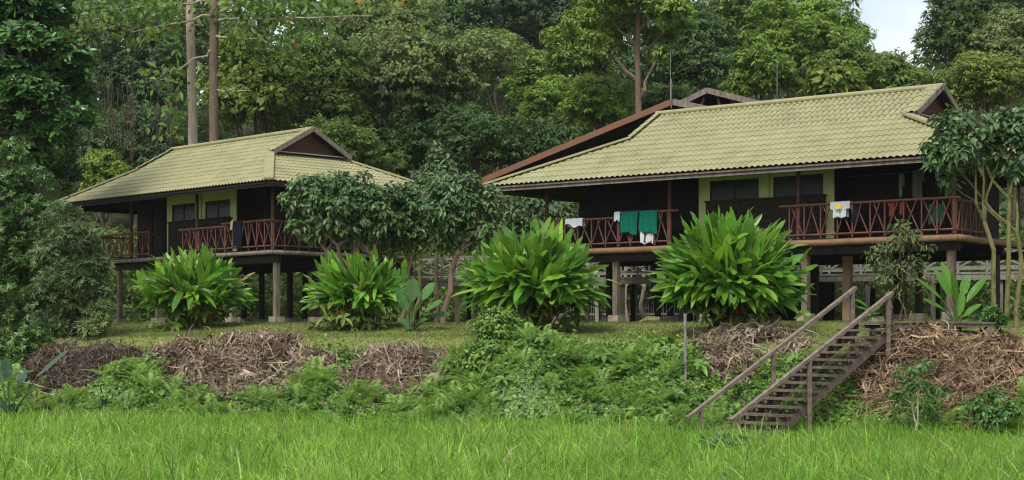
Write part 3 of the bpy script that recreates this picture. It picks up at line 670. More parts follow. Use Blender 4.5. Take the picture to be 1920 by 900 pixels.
# ------------------------------------------------------------------ foliage builders
def rand_unit(n):
    v = rng.normal(size=(n, 3)); return nrm(v)
def leaf_frame(N, toward, jit=.6):
    """axis D in the leaf plane pointing roughly 'toward', side S"""
    N = nrm(N); D = toward+rng.normal(size=N.shape)*jit; D = D-N*np.sum(D*N, 1, keepdims=True); D = nrm(D)
    return D, nrm(np.cross(D, N)), N
def blob_leaves(mb, blobs, n, L, W, jit=.6, up=.55, shell=(.66, 1.1), low=.35, fold=.12, ribbon=None, droop=.2, down=.25, per=11, spread=None):
    """leaves gathered in sprays that sit on uneven clumps"""
    C = np.array([b[0] for b in blobs]); Rr = np.array([b[1] for b in blobs])
    area = (Rr[:, 0]*Rr[:, 2]+Rr[:, 0]*Rr[:, 1]); nc = max(1, n//per); k = rng.choice(len(blobs), nc, p=area/area.sum())
    d = rand_unit(nc); lowm = (d[:, 2] < -.15) & (rng.random(nc) > low); d[lowm, 2] *= -1
    sc = shell[0]+(shell[1]-shell[0])*rng.random(nc)**.6; far = rng.random(nc) < .10; sc[far] *= 1+.28*rng.random(far.sum())
    bump = 1+.2*np.sin(d[:, 0]*7+k*1.7)*np.sin(d[:, 1]*6+k)+.13*np.sin(d[:, 2]*13+k*2.3)
    Pc = C[k]+d*Rr[k]*(sc*bump)[:, None]
    Nc = nrm(d*.7+np.array([0, 0, up])+rng.normal(size=(nc, 3))*.28)
    sp = L*.95 if spread is None else spread
    i = np.repeat(np.arange(nc), per); n = len(i); o = rand_unit(n)*(rng.random((n, 1))**.5)*sp*np.array([1, 1, .62])
    P = Pc[i]+o; N = nrm(Nc[i]+o*.5/sp+rng.normal(size=(n, 3))*jit*.45)
    out = d[i]*.5+o/sp*.9; out[:, 2] -= down
    D, S, N = leaf_frame(N, out, jit*.6)
    Ls = L*(.65+.7*rng.random(n)); Ws = W*(.7+.6*rng.random(n))
    if ribbon is None: mb.diamonds(P, D, S, Ls, Ws, N, fold)
    else: mb.ribbons(P, D, S, Ls, Ws, ribbon, droop, .25)
def crown_blobs(c, r, nb, br, front=True, flat=.75, seed=0, fill=.0):
    """uneven clump centres over an ellipsoid; clumps differ in size"""
    r_ = np.random.default_rng(seed); out = []
    for q in range(nb):
        th = q*2.399963+r_.uniform(-.4, .4); z = 1-1.55*(q+.5)/nb
        z = np.clip(z+r_.uniform(-.12, .12), -.75, 1); h_ = sqrt(max(0, 1-z*z)); rad = r_.uniform(.45, 1.08)
        d = np.array([cos(th)*h_, sin(th)*h_, z])*rad
        s_ = br*r_.uniform(.5, 1.4)
        out.append((np.asarray(c)+d*np.asarray(r), np.array([s_, s_, s_*flat])))
    return out
def wiggle(a, b, n=6, amp=.1, seed=0):
    r_ = np.random.default_rng(seed); a = np.asarray(a, float); b = np.asarray(b, float); u = np.linspace(0, 1, n)[:, None]
    off = r_.normal(size=(n, 3))*amp; off[0] = 0; off[-1] = 0; off[:, 2] *= .3
    return a+(b-a)*u+off
G_ = 'crowded forest trees on the slope'
LM = {
 'bright': leaf_mat('bright_green_leaves', (.105, .185, .024), (.19, .295, .042), spec=.25, rough=.55),
 'mid': leaf_mat('mid_green_leaves', (.092, .155, .03), (.16, .24, .048), spec=.25, rough=.55),
 'dark': leaf_mat('dark_green_leaves', (.048, .098, .026), (.092, .155, .04), spec=.22, rough=.55),
 'blue': leaf_mat('blue_green_leaves', (.048, .094, .036), (.088, .148, .054), spec=.22, rough=.55),
 'grey': leaf_mat('grey_green_leaves', (.115, .165, .052), (.19, .245, .08), spec=.25, rough=.55),
 'olive': leaf_mat('yellow_green_leaves', (.115, .175, .026), (.19, .25, .042), spec=.25, rough=.55),
}
def forest_tree(px, py, Y, rx, ry, kind, label, seed, n=14000, L=.34, trunk=True, nb=None, br=None, group=None, barkm='bark', flat=.75, low=.35, bent=0., cat='tree', vis=.0):
    c = pt(px, py, Y); Rx = rx/FPX*Y; Rz = ry/FPX*Y; x, y = c[0], c[1]
    g_ = float(gz(x, y))
    root = thing('forest_tree', label, cat, (x+bent, y, g_), group)
    nb = nb or 26; br = br or Rx*.32
    B = crown_blobs(c, (Rx*.82, Rx*.7, Rz*.86), nb, br, seed=seed, flat=flat)
    mb = MB(); blob_leaves(mb, B, n, L, L*.5, low=low); mb.build('crown', LM[kind], root)
    mb = MB(); r_ = random.Random(seed); tr0 = max(.16, Rx*.06)
    topz = c + np.array([0, 0, Rz*.35])
    tp = wiggle((x+bent, y, g_-.3), topz, 7, tr0*.9, seed); mb.tube(tp, np.linspace(tr0, tr0*.35, 7), 8)
    for q in range(0, nb, 2):
        i = r_.choice((2, 3, 4, 5)); mb.tube(wiggle(tp[i], B[q][0], 5, tr0*1.2, seed+q), np.linspace(tr0*.4, tr0*.1, 5), 5)
    mb.build('trunk', M[barkm], root)
    return root

# the wood behind, one mass that closes the view
mb = MB(); blobs = []
r_ = np.random.default_rng(5)
def skyline(px):   # row of the wood's top edge in the picture at this column
    base = -60
    if px > 1570: base = 130
    if px > 1760: base = 40
    if px > 1860: base = -40
    return base
for Yq in (150, 166):
    for px in range(-260, 2200, 46):
        tp = skyline(px)+(35 if Yq < 160 else 0)
        for py in range(int(tp)+60, 520, 62):
            c = pt(px+r_.uniform(-20, 20), py+r_.uniform(-20, 20), Yq+r_.uniform(-5, 5))
            if c[2] > gz(c[0], c[1])-2: s_ = r_.uniform(2.0, 3.4); blobs.append((c, np.array([s_, s_, s_*.75])))
for xq in np.arange(-64, 66, 4.2):
    for yq in np.arange(88, 150, 5.):
        x_, y_ = xq+r_.uniform(-1.5, 1.5), yq+r_.uniform(-2, 2)
        if abs(x_) < y_*.36: s_ = r_.uniform(1.3, 2.4); blobs.append((np.array([x_, y_, float(gz(x_, y_))+.5]), np.array([s_, s_, s_*.9])))
blob_leaves(mb, blobs, 170000, .52, .28)
o = mb.build('forest', LM['dark']); tag(o, 'dense dark rainforest closing the slope behind all other trees', 'forest', kind='stuff')
# low undergrowth between the stilt houses and the forest
mb = MB(); blobs = []
for px in range(-200, 2150, 42):
    for Yq in (74, 80, 87):
        for py in range(470, 610, 44):
            c = pt(px+r_.uniform(-18, 18), py, Yq+r_.uniform(-2, 2)); s_ = r_.uniform(.8, 1.5); blobs.append((c, np.array([s_, s_, s_*.8])))
blob_leaves(mb, blobs, 60000, .36, .17)
o = mb.build('undergrowth', LM['mid']); tag(o, 'tangled green undergrowth on the ground beyond the stilts', 'undergrowth', kind='stuff')

T = [ # px, py, Y, rx, ry, kind, label, n, leaf, extras
 (250, 140, 112, 130, 150, 'blue', 'dark blue-green tree draped in vines left of the two bare trunks', 17000, .34, {}),
 (250, 300, 96, 120, 90, 'blue', 'low dusky tree filling the gap above the left roof end', 12000, .32, {}),
 (190, 330, 84, 46, 46, 'bright', 'small bright green bush-like tree just above the left roof tip', 5000, .24, {}),
 (330, 60, 118, 110, 90, 'grey', 'hazy grey-green crown high between the vine tree and the pale trunk', 11000, .34, {}),
 (480, 170, 86, 95, 130, 'olive', 'yellow-green tree right behind the two bare trunks', 15000, .28, {}),
 (610, 190, 90, 110, 150, 'mid', 'twiggy mid-green tree behind the left house gablet', 15000, .30, {}),
 (790, 150, 94, 150, 120, 'grey', 'broad drooping grey-green tree in the centre of the forest', 21000, .32, dict(flat=.6, low=.5)),
 (720, 60, 98, 120, 90, 'grey', 'upper crown with pale drooping tips left of the dark hilltop trees', 13000, .32, {}),
 (640, 285, 80, 90, 60, 'mid', 'low leafy tree touching the ridge of the left house', 8000, .26, {}),
 (800, 280, 92, 130, 70, 'dark', 'deep shaded tree under the broad grey-green crown', 11000, .32, {}),
 (880, 40, 132, 110, 100, 'blue', 'dark hilltop tree left of the centre skyline', 14000, .42, {}),
 (1010, 40, 136, 110, 95, 'blue', 'dark hilltop tree in the centre skyline beside the tall straight tree', 14000, .42, {}),
 (930, 110, 108, 62, 52, 'bright', 'small rounded bright crown below the dark hilltop trees', 8000, .30, {}),
 (1010, 150, 104, 62, 62, 'bright', 'light green rounded crown left of the tall straight tree', 8000, .30, {}),
 (1085, 105, 100, 75, 60, 'bright', 'billowing light green crown touching the tall straight tree', 10000, .28, {}),
 (1135, 205, 88, 75, 60, 'bright', 'bright layered crown above the orange-brown barge board', 10500, .25, {}),
 (1045, 215, 90, 80, 52, 'bright', 'layered bright green tree left above the long house roof', 10000, .25, {}),
 (1010, 290, 86, 100, 55, 'dark', 'shadowy low tree at the left end of the long house roof', 9000, .28, {}),
 (900, 270, 84, 80, 70, 'dark', 'dark tree rising between the two houses', 8000, .28, {}),
 (1300, 110, 106, 110, 110, 'dark', 'dark green tree between the tall straight tree and the rounded one', 15000, .32, {}),
 (1250, 200, 90, 70, 45, 'dark', 'low dark tree just above the grey gable', 6500, .26, {}),
 (1370, 60, 112, 80, 90, 'mid', 'mid-green tree standing under the small sky gap', 10500, .32, {}),
 (1500, 85, 98, 122, 105, 'bright', 'big rounded lush tree left of the sky opening', 23000, .30, {}),
 (1430, 150, 88, 72, 60, 'bright', 'feathery light green tree behind the long ridge', 9000, .26, {}),
 (1585, 140, 92, 72, 56, 'mid', 'mid-green tree below the sky opening', 9000, .28, {}),
 (1672, 154, 98, 70, 44, 'mid', 'small tree at the bottom of the sky opening', 7000, .28, {}),
 (1832, 60, 104, 112, 100, 'dark', 'large dark tree right of the sky opening', 19000, .32, {}),
 (1900, 110, 96, 75, 90, 'grey', 'olive grey crown at the right edge of the picture', 11000, .28, {}),
 (1850, 165, 82, 90, 55, 'olive', 'flat-topped yellow-green tree behind the right gablet', 11000, .24, {}),
 (1560, 165, 80, 48, 30, 'olive', 'big-leaved light green sapling poking above the ridge', 900, .62, {}),
 (60, 100, 100, 150, 140, 'dark', 'dark tree behind the broad-leaved one in the top left corner', 13000, .34, {}),
 (1950, 260, 88, 100, 70, 'dark', 'shadowed tree behind the right end of the larger house', 8000, .28, {}),
]
for i, (px, py, Y, rx, ry, kind, lab, n, L, ex) in enumerate(T):
    forest_tree(px, py, Y, rx, ry, kind, lab, 100+i, int(n*1.7), L*.80, **ex)

# hanging vines on the dusky tree
mb = MB()
for q in range(36):
    p = pt(random.uniform(165, 330), random.uniform(120, 200), 92); q_ = p.copy(); q_[2] -= random.uniform(2, 5); mb.tube(wiggle(p, q_, 6, .07, q), .016, 4)
tag(mb.build('hanging_vines', M['bark']), 'thin vines hanging like a curtain in the dusky trees above the left roof', 'vines', kind='stuff')

# tall straight tree with visible limbs
c = pt(1195, 200, 84); g_ = float(gz(c[0], c[1]))
root = thing('tall_forest_tree', 'tall straight tree with bare forking trunk and bright crown behind the long house', 'tree', (c[0], 84, g_))
mb = MB(); tp = [(c[0]+.1, 84, g_-.3), pt(1197, 190, 84), pt(1195, 100, 84), pt(1196, 20, 84), pt(1192, -60, 84)]; mb.tube(tp, [.22, .16, .14, .11, .07], 10)
for (a, b, s_) in (((1197, 150), (1110, 60), 1), ((1196, 120), (1270, 30), 2), ((1196, 90), (1130, 0), 3), ((1197, 190), (1235, 95), 4), ((1196, 60), (1250, -20), 5)):
    mb.tube(wiggle(pt(*a, 84), pt(*b, 84-.5*s_+1.5), 6, .15, s_), np.linspace(.10, .03, 6), 6)
mb.build('trunk', M['dark_bark'], root)
B = [(pt(px, py, 84+dy), np.array([r/37, r/37, r/55])) for (px, py, r, dy) in ((1090, 45, 36, 0), (1125, 20, 40, 2), (1165, -5, 40, -1), (1210, 5, 42, 1), (1255, 20, 36, -1), (1270, 45, 26, 1), (1140, 65, 30, 2), (1110, 75, 22, -1), (1235, 70, 28, 2), (1180, 45, 26, 1), (1060, 75, 20, 1), (1160, -40, 45, 0), (1230, -35, 45, 0), (1240, 100, 18, 0), (1160, 95, 16, 1))]
mb = MB(); blob_leaves(mb, B, 17000, .24, .13, low=.3); mb.build('crown', LM['bright'], root)

# two bare trunks behind the left house; crowns above the picture
def tall_bare(px0, px1, Y, wpx, barkm, label, seed):
    x0, x1 = px2x(px1, Y), px2x(px0, Y); g_ = float(gz(x0, Y)); r0 = wpx/2/FPX*Y
    root = thing('tall_bare_tree', label, 'tree', (x0, Y, g_))
    top_ = np.array([x1+(x1-x0)*.6, Y, 28.]); base = np.array([x0, Y, g_-.3])
    mb = MB(); P = np.array([base+(top_-base)*q for q in np.linspace(0, 1, 12)]); P[:, 0] += .04*np.sin(np.arange(12)*1.3+seed); mb.tube(P, np.linspace(r0*1.12, r0*.6, 12), 14)
    for q in range(7): mb.tube(wiggle(top_-UZ*(q*.6), top_+np.array([random.uniform(-4, 4), random.uniform(-3, 3), 1+random.uniform(0, 2)]), 6, .2, seed+q), np.linspace(r0*.4, .05, 6), 6)
    mb.build('trunk', M[barkm], root, smooth=True)
    B = crown_blobs(top_+UZ*1.5, (4.5, 4., 2.2), 14, 1.6, seed=seed)
    mb = MB(); blob_leaves(mb, B, 6000, .35, .2); mb.build('crown', LM['mid'], root)
    return root
tall_bare(357, 364, 73, 19, 'pale_bark', 'pale smooth bare trunk, left one of the two behind the left house', 3)
tb = tall_bare(404, 396, 71, 19, 'dark_bark', 'browner bare trunk, right one of the two behind the left house', 4)
# branches of the right one and its big leaves, some orange
broad = leaf_mat('broad_green_leaves', (.07, .14, .018), (.15, .24, .035), odd=((.38, .19, .03), .012), trans=.4)
mb = MB(); tw = []
for (a, b) in (((403, 38), (700, 30)), ((402, 66), (560, 84)), ((401, 168), (470, 170)), ((400, 30), (250, 60)), ((401, 10), (600, -10)), ((400, 90), (300, 150)), ((402, 0), (180, 20)), ((470, 40), (530, 120)), ((250, 60), (160, 30))):
    w_ = wiggle(pt(*a, 71), pt(*b, 70), 9, .16, a[1]); mb.tube(w_, np.linspace(.055, .018, 9), 6); tw.append(w_)
mb.build('branch', M['pale_bark'], tb)
P = []
for w_ in tw:
    for q in range(120): P.append(w_[random.randint(2, 8)]+rng.normal(size=3)*np.array([.8, .7, .42]))
for q in range(1500): P.append(pt(np.clip(rng.normal(430, 190), 120, 860), abs(rng.normal(0, 48))-30, 71+rng.normal()))
for q in range(130): P.append(pt(rng.normal(325, 22), rng.uniform(120, 260), 71+rng.normal()*.6))
P = np.array(P); pxl = P[:, 0]/P[:, 1]*FPX+960; P = P[~((pxl > 345) & (pxl < 415) & (rng.random(len(P)) < .85))]; n = len(P); N = nrm(rng.normal(size=(n, 3))*.7+np.array([0, -.4, .7])); D, S, N = leaf_frame(N, np.tile([0, 0, -.5], (n, 1)), .8)
mb = MB(); mb.ribbons(P, D, S, .30*(.6+.7*rng.random(n)), .19*(.7+.6*rng.random(n)), [.1, .8, 1, .7, .05], .2, .2); mb.build('leaves', broad, tb)

# top-left tree with rosettes of big glossy leaves
gl = leaf_mat('glossy_dark_leaves', (.03, .085, .02), (.09, .20, .035), rough=.33, spec=.5, trans=.18, odd=((.16, .06, .02), .01))
def rosettes(mb, C, k, L, W, tilt=.55, prof=(.08, .6, 1, .75, .05), droop=.25, axisj=.5, fold=.3):
    n = len(C); ax = nrm(rng.normal(size=(n, 3))*axisj+np.array([0, -.35, 1.])); ref = nrm(np.cross(ax, rng.normal(size=(n, 3)))); bi = np.cross(ax, ref)
    th = (np.arange(k)*2*pi/k)[None]+rng.random((n, 1))*6; th = th+rng.normal(size=th.shape)*.2
    tl_ = tilt+rng.normal(size=th.shape)*.18
    D = nrm((ref[:, None]*np.cos(th)[..., None]+bi[:, None]*np.sin(th)[..., None])*np.cos(tl_)[..., None]+ax[:, None]*np.sin(tl_)[..., None])
    S = nrm(np.cross(D, ax[:, None]+rng.normal(size=D.shape)*.1)); P = np.repeat(C[:, None], k, 1)
    n2 = n*k; mb.ribbons(P.reshape(n2, 3), D.reshape(n2, 3), S.reshape(n2, 3), L*(.7+.5*rng.random(n2)), W*(.8+.4*rng.random(n2)), list(prof), droop, fold)
def surf_pts(blobs, n, low=.3, shell=(.85, 1.05)):
    C = np.array([b[0] for b in blobs]); Rr = np.array([b[1] for b in blobs]); k = rng.choice(len(blobs), n, p=(Rr[:, 0]**2)/(Rr[:, 0]**2).sum())
    d = rand_unit(n); m_ = (d[:, 2] < -.1) & (rng.random(n) > low); d[m_, 2] *= -1
    return C[k]+d*Rr[k]*(shell[0]+(shell[1]-shell[0])*rng.random((n, 1)))
c = pt(60, 140, 60); g_ = float(gz(c[0], 60))
root = thing('broad_leaved_tree', 'big dark tree with rosettes of glossy leaves in the top left corner', 'tree', (c[0]-2, 60, g_))
B = [(pt(px, py, 60+dy), np.array([r, r, r*.85])/51.7) for (px, py, r, dy) in ((20, 20, 62, 0), (80, 40, 55, 1), (40, 100, 60, -1), (110, 110, 52, 0), (130, 190, 45, 1), (60, 190, 60, -1), (20, 250, 60, 0), (90, 270, 52, 0), (140, 235, 35, -1), (100, -10, 40, 1), (-30, 140, 70, 0), (50, 320, 55, 1), (110, 335, 36, 1), (140, 140, 30, 0), (-40, 20, 70, 0))]
mb = MB(); C = surf_pts(B, 2100); rosettes(mb, C, 7, .42, .17, .45); mb.build('crown', gl, root)
mb = MB(); tp = wiggle((c[0]-2, 60, g_-.3), pt(50, 30, 60), 8, .15, 3); mb.tube(tp, np.linspace(.32, .1, 8), 10)
for q, b in enumerate(B): mb.tube(wiggle(tp[2+q % 5], b[0], 6, .15, q), np.linspace(.1, .03, 6), 6)
mb.build('trunk', M['bark'], root)

# the two big bushes at the left edge
def bush(name, label, px, py, Y, shape, m, n, L, W, cat='bush', k=6, seed=1, stems=6, axisj=.7, tilt=.35, g=None):
    c = pt(px, py, Y); g_ = float(gz(c[0], Y)) if g is None else g
    root = thing(name, label, cat, (c[0], Y, g_)); f = Y/FPX
    B = [(pt(a, b, Y+dy), np.array([r, r, r*.9])*f) for (a, b, r, dy) in shape]
    mb = MB(); C = surf_pts(B, n, .4, (.7, 1.05)); rosettes(mb, C, k, L, W, tilt, droop=.2, axisj=axisj); mb.build('foliage', m, root)
    mb = MB()
    for q, b in enumerate(B[:max(stems, 1)*2]): mb.tube(wiggle((c[0]+random.uniform(-.3, .3), Y+random.uniform(-.2, .2), g_-.2), b[0], 6, .1, q+seed), np.linspace(.06, .02, 6), 5)
    mb.build('stem', M['bark'], root); return root
bushA = leaf_mat('dense_bush_leaves', (.045, .10, .02), (.10, .18, .036), rough=.4, trans=.2)
bushB = leaf_mat('narrow_olive_leaves', (.065, .115, .035), (.135, .19, .065), rough=.5, trans=.2, odd=((.16, .12, .07), .03))
bush('round_bush', 'tall dense dark green bush at the left edge', 40, 480, 51, [(20, 300, 45, 0), (50, 350, 50, 0), (10, 380, 60, 0), (60, 420, 55, -.5), (10, 470, 70, 0), (15, 675, 50, -2.5), (60, 650, 40, -2), (-25, 700, 50, -3), (60, 500, 60, 0), (20, 560, 70, 0), (80, 560, 50, 0), (-40, 350, 60, 0), (-40, 470, 70, 0), (30, 620, 60, 0)], bushA, 3100, .17, .065, k=7)
bush('olive_bush', 'greyish narrow-leaved bush beside the left house verandah', 150, 520, 50, [(110, 420, 34, 0), (140, 455, 42, -.3), (105, 480, 45, 0), (165, 500, 40, 0), (130, 530, 50, -.3), (90, 560, 45, 0), (175, 555, 34, 0), (150, 590, 40, 0), (100, 620, 45, 0), (118, 390, 16, 0), (140, 400, 12, 0), (170, 455, 18, 0), (182, 505, 30, 0), (188, 590, 30, -.3), (175, 625, 28, -.8)], bushB, 3300, .18, .042, k=7, seed=5)

# leafy small trees between the houses
tl_m = leaf_mat('coffee_green_leaves', (.052, .105, .03), (.125, .20, .065), rough=.42, spec=.4, trans=.2, odd=((.20, .09, .07), .006))
def small_tree(label, base_px, Y, blobs, n, L=.18, W=.10, trunks=3, barkm='bark', seed=0, m=None, name='small_tree', tr=.06, hb=None, base=None):
    x = px2x(base_px, Y); g_ = float(gz(x, Y)); root = thing(name, label, 'tree', (x, Y, g_)); f = Y/FPX
    B = [(pt(a, b, Y+dy), np.array([r, r, r*.8])*f) for (a, b, r, dy) in blobs]
    C = np.array([b[0] for b in B]); mb = MB(); n_ = n
    blob_leaves(mb, B, n_, L, W, jit=1.0, up=.7, low=.5, shell=(.45, 1.12), ribbon=[.06, .75, 1, .6, .04], droop=.25, down=.15, per=8, spread=L*1.15)
    mb.build('crown', m or tl_m, root)
    mb = MB(); r_ = random.Random(seed)
    for q in range(trunks):
        bx = x+(q-(trunks-1)/2)*.22+r_.uniform(-.05, .05); cidx = int((q+.5)*len(B)/trunks); tgt = B[cidx][0]
        mid = np.array([bx+(tgt[0]-bx)*.35, Y+r_.uniform(-.15, .15), g_+(tgt[2]-g_)*.62])
        p1 = wiggle((bx, Y+r_.uniform(-.1, .1), g_-.2), mid, 5, .05, seed+q); mb.tube(p1, np.linspace(tr*1.25, tr, 5), 8)
        for e in range(3):
            b = B[(cidx+e*2) % len(B)][0] if e else tgt; mb.tube(wiggle(mid, b, 5, .08, seed+q*7+e), np.linspace(tr*.8, tr*.25, 5), 6)
    mb.build('trunk', M[barkm], root); return root
small_tree('leafy small tree hiding the right corner of the left house verandah', 665, 51.5, [(575, 350, 28, 0), (600, 385, 34, 0), (565, 390, 24, .3), (640, 350, 30, 0), (640, 395, 32, -.4), (600, 430, 26, 0), (690, 362, 24, 0), (690, 395, 32, 0), (650, 430, 26, 0), (560, 425, 18, 0), (683, 328, 10, 0), (625, 340, 16, 0), (720, 368, 18, 0), (605, 352, 26, .2), (548, 372, 16, 0), (620, 415, 30, .3), (700, 430, 28, .2), (660, 452, 22, .2), (722, 405, 26, 0), (585, 440, 16, 0)], 5600, trunks=5, seed=11, barkm='dark_bark')
small_tree('leafy small tree in the middle between the two houses', 765, 52.5, [(735, 382, 30, 0), (762, 366, 24, 0), (790, 380, 32, 0), (745, 410, 34, 0), (790, 420, 30, 0), (720, 400, 22, -.3), (770, 445, 22, 0), (720, 440, 22, 0), (810, 350, 22, 0), (745, 455, 22, .2), (800, 450, 26, .2), (820, 405, 28, 0), (705, 470, 14, 0)], 4300, trunks=3, seed=21, barkm='moss_bark')
small_tree('leafy small tree right of the middle with a slim straight trunk', 832, 51.0, [(840, 360, 34, 0), (870, 380, 34, 0), (830, 400, 34, -.3), (880, 345, 24, 0), (865, 425, 32, 0), (830, 440, 24, 0), (905, 400, 28, 0), (900, 440, 26, 0), (920, 365, 20, 0), (860, 455, 24, .2), (930, 425, 22, .2), (850, 345, 24, .2)], 4200, trunks=1, seed=31, barkm='dark_bark', tr=.08)
small_tree('leafy small tree with pale flowers tucked under the left eave of the larger house', 945, 60, [(930, 385, 26, 0), (960, 395, 28, 0), (945, 430, 30, 0), (980, 430, 28, 0), (1010, 420, 24, 0), (1050, 400, 26, .8), (1065, 425, 20, .5), (1000, 385, 20, 0), (1035, 440, 24, 0), (930, 465, 24, 0)], 2900, trunks=3, seed=41)
small_tree('narrow pointed small tree climbing above the middle trees', 818, 58, [(818, 290, 12, 0), (812, 310, 18, 0), (830, 318, 20, 0), (800, 330, 20, 0), (835, 340, 24, 0), (812, 270, 7, 0), (810, 350, 28, 0), (818, 335, 18, -.3)], 1500, trunks=1, seed=51, L=.2, W=.1)
# pale-barked tree in front of the larger house, right
rt_m = leaf_mat('dark_glossy_drooping_leaves', (.045, .10, .03), (.11, .19, .06), rough=.4, spec=.42, trans=.2, odd=((.22, .12, .10), .012))
small_tree('dark glossy tree with mottled pale trunks in front of the larger house', 1890, 42, [(1790, 240, 32, 0), (1765, 275, 30, 0), (1800, 290, 34, -.3), (1760, 310, 20, 0), (1840, 265, 32, 0), (1835, 225, 20, 0), (1870, 240, 26, 0), (1900, 270, 34, 0), (1895, 225, 18, 0), (1870, 300, 28, 0), (1930, 250, 36, 0), (1940, 300, 36, 0), (1785, 215, 14, 0), (1905, 325, 20, 0), (1750, 290, 14, 0), (1780, 340, 16, .4)], 3000, L=.19, W=.10, trunks=3, barkm='moss_bark', seed=61, m=rt_m, tr=.055)
sp_m = leaf_mat('sparse_olive_leaves', (.07, .105, .03), (.14, .18, .06), odd=((.3, .14, .03), .02))
small_tree('sparse olive-leaved shrub in front of the right verandah', 1690, 43.2, [(1690, 425, 12, 0), (1655, 475, 22, 0), (1640, 490, 18, 0), (1720, 445, 16, 0), (1740, 465, 12, 0), (1690, 450, 20, 0), (1670, 510, 24, 0), (1715, 500, 22, 0), (1735, 530, 16, 0), (1650, 530, 14, 0), (1690, 545, 20, 0)], 1300, L=.15, W=.05, trunks=3, seed=71, m=sp_m, name='sparse_shrub', tr=.025)

# ------------------------------------------------------------------ big ginger-like clumps
gi_m = leaf_mat('long_bright_leaves', (.06, .175, .018), (.185, .345, .03), var=.42, rough=.36, spec=.42, trans=.35, nscale=.9, odd=((.22, .17, .05), .012))
PROF = [.12, .6, .9, 1., 1., .92, .66, .06]
def clump(label, px, pyb, Y, wpx, top, n, seed, group=None):
    base = pt(px, pyb, Y); base[2] = float(gz(base[0], Y)); f = Y/FPX; Rw = wpx/2*f; H = pt(px, top, Y)[2]-base[2]
    root = thing('broad_leaf_clump', label, 'plant', base, 'big fountain-shaped leafy clumps along the terrace edge')
    cz = base+UZ*H*.36
    # leaves radiate from inner shell
    d = rand_unit(n*2); d = d[(d[:, 2] > -.38)][:n]; n = len(d)
    L = (.34+.28*rng.random(n)**1.2)
    up_s = np.where(d[:, 2] > 0, H*.64, H*.42)
    sc = np.stack([np.full(n, Rw), np.full(n, Rw), up_s], 1)
    layer = rng.choice([1., .84, .66, .5], n, p=[.42, .28, .18, .12])*(1+.05*rng.normal(size=n))
    tipP = cz+d*sc*(layer*(.9+.2*rng.random(n)))[:, None]
    dirv = d*np.array([1, 1, .95])+np.array([0, 0, .26])
    D = nrm(dirv+rng.normal(size=(n, 3))*.24)
    Ln = np.linalg.norm(sc*d, axis=1)*.0+Rw*L
    droop = np.clip(.42-.55*d[:, 2], .05, .5)
    P = tipP-D*Ln[:, None]; P[:, 2] += droop*Ln*.75
    S = nrm(np.cross(D, np.array([0, -.35, 1.])+rng.normal(size=(n, 3))*.4))
    mb = MB(); mb.ribbons(P, D, S, Ln, .106*Rw*(.7+.5*rng.random(n)), PROF, droop*(.35+.8*rng.random(n)), .22, wav=.035)
    mb.build('leaves', gi_m, root)
    mb = MB()
    for q in range(0, n, 4):
        a = base+np.array([random.uniform(-.35, .35), random.uniform(-.3, .3), -.1]); b = P[q]
        mid = (a+b)/2+UZ*.12+np.array([random.uniform(-.05, .05)]*3); mb.tube([a, mid, b, b+D[q]*.1], [.022, .018, .012, .01], 5)
    mb.build('stem', leafstem, root)
    mb = MB()   # lower broad old leaves and creepers round the foot
    C = base+np.stack([rng.normal(size=70)*Rw*.28, rng.normal(size=70)*.35-.25, rng.uniform(.0, H*.3, 70)], 1)
    rosettes(mb, C, 4, .30, .15, .1, droop=.5, axisj=.9); mb.build('lower_leaves', LM['mid'], root)
    for q in range(4):
        mb = MB()
        c_ = cz+np.array([random.uniform(-.8, .8)*Rw*.6, -Rw*.35, random.uniform(-.25, .1)*H]); B_ = [(c_, np.array([.05, .05, .09]))]
        mb.tube([c_-UZ*.10, c_-UZ*.05, c_+UZ*.02, c_+UZ*.08], [.012, .045, .04, .008], 7); mb.build('flower_head', M['red_flower'], root)
leafstem = mat('green_brown_stem', (.07, .10, .03), (.03, .04, .015), 8, .6)
M['red_flower'] = mat('red_bract', (.30, .035, .012), (.15, .03, .01), 8, .5)
clump('broad-leaved green clump in front of the left house, leftmost of the four', 364, 612, 52.0, 222, 464, 520, 1)
clump('broad-leaved green clump at the right end of the left house, second from the left', 672, 628, 49.0, 212, 470, 500, 2)
clump('broad-leaved green clump between the houses with a tall pointed top, third from the left', 1000, 622, 45.5, 286, 422, 720, 3)
clump('largest broad-leaved green clump in front of the green wall, rightmost of the four', 1368, 612, 43.0, 296, 392, 860, 4)

# banana-like plant and other broad leaf plants
bn_m = leaf_mat('banana_leaf', (.07, .19, .02), (.13, .28, .04), var=.15, rough=.35, trans=.4)
def big_leaf_plant(name, label, px, Y, leaves, W=.3, m=None, zoff=0.):
    x = px2x(px, Y); g_ = float(gz(x, Y))+zoff; base = np.array([x, Y, g_]); root = thing(name, label, 'plant', base)
    ms = MB(); ml = MB()
    for (tx, ty, L, tz) in leaves:   # tip pixel, leaf length (m), depth offset
        tip = pt(tx, ty, Y+tz); d = tip-base; dn = nrm(d+np.array([0, 0, .2])); st = tip-nrm(tip-base-UZ*.25*np.linalg.norm(d))*L
        ms.tube([base-UZ*.05, base+(st-base)*.5+UZ*.06, st], [.03, .022, .014], 6)
        D = nrm(tip-st)[None]; S = nrm(np.cross(D, np.array([[0, -.5, 1.]]))); ml.ribbons(st[None], D, S, L, W, PROF, .0, .25, wav=.02)
    ms.build('stalk', leafstem, root); ml.build('leaves', m or bn_m, root); return root
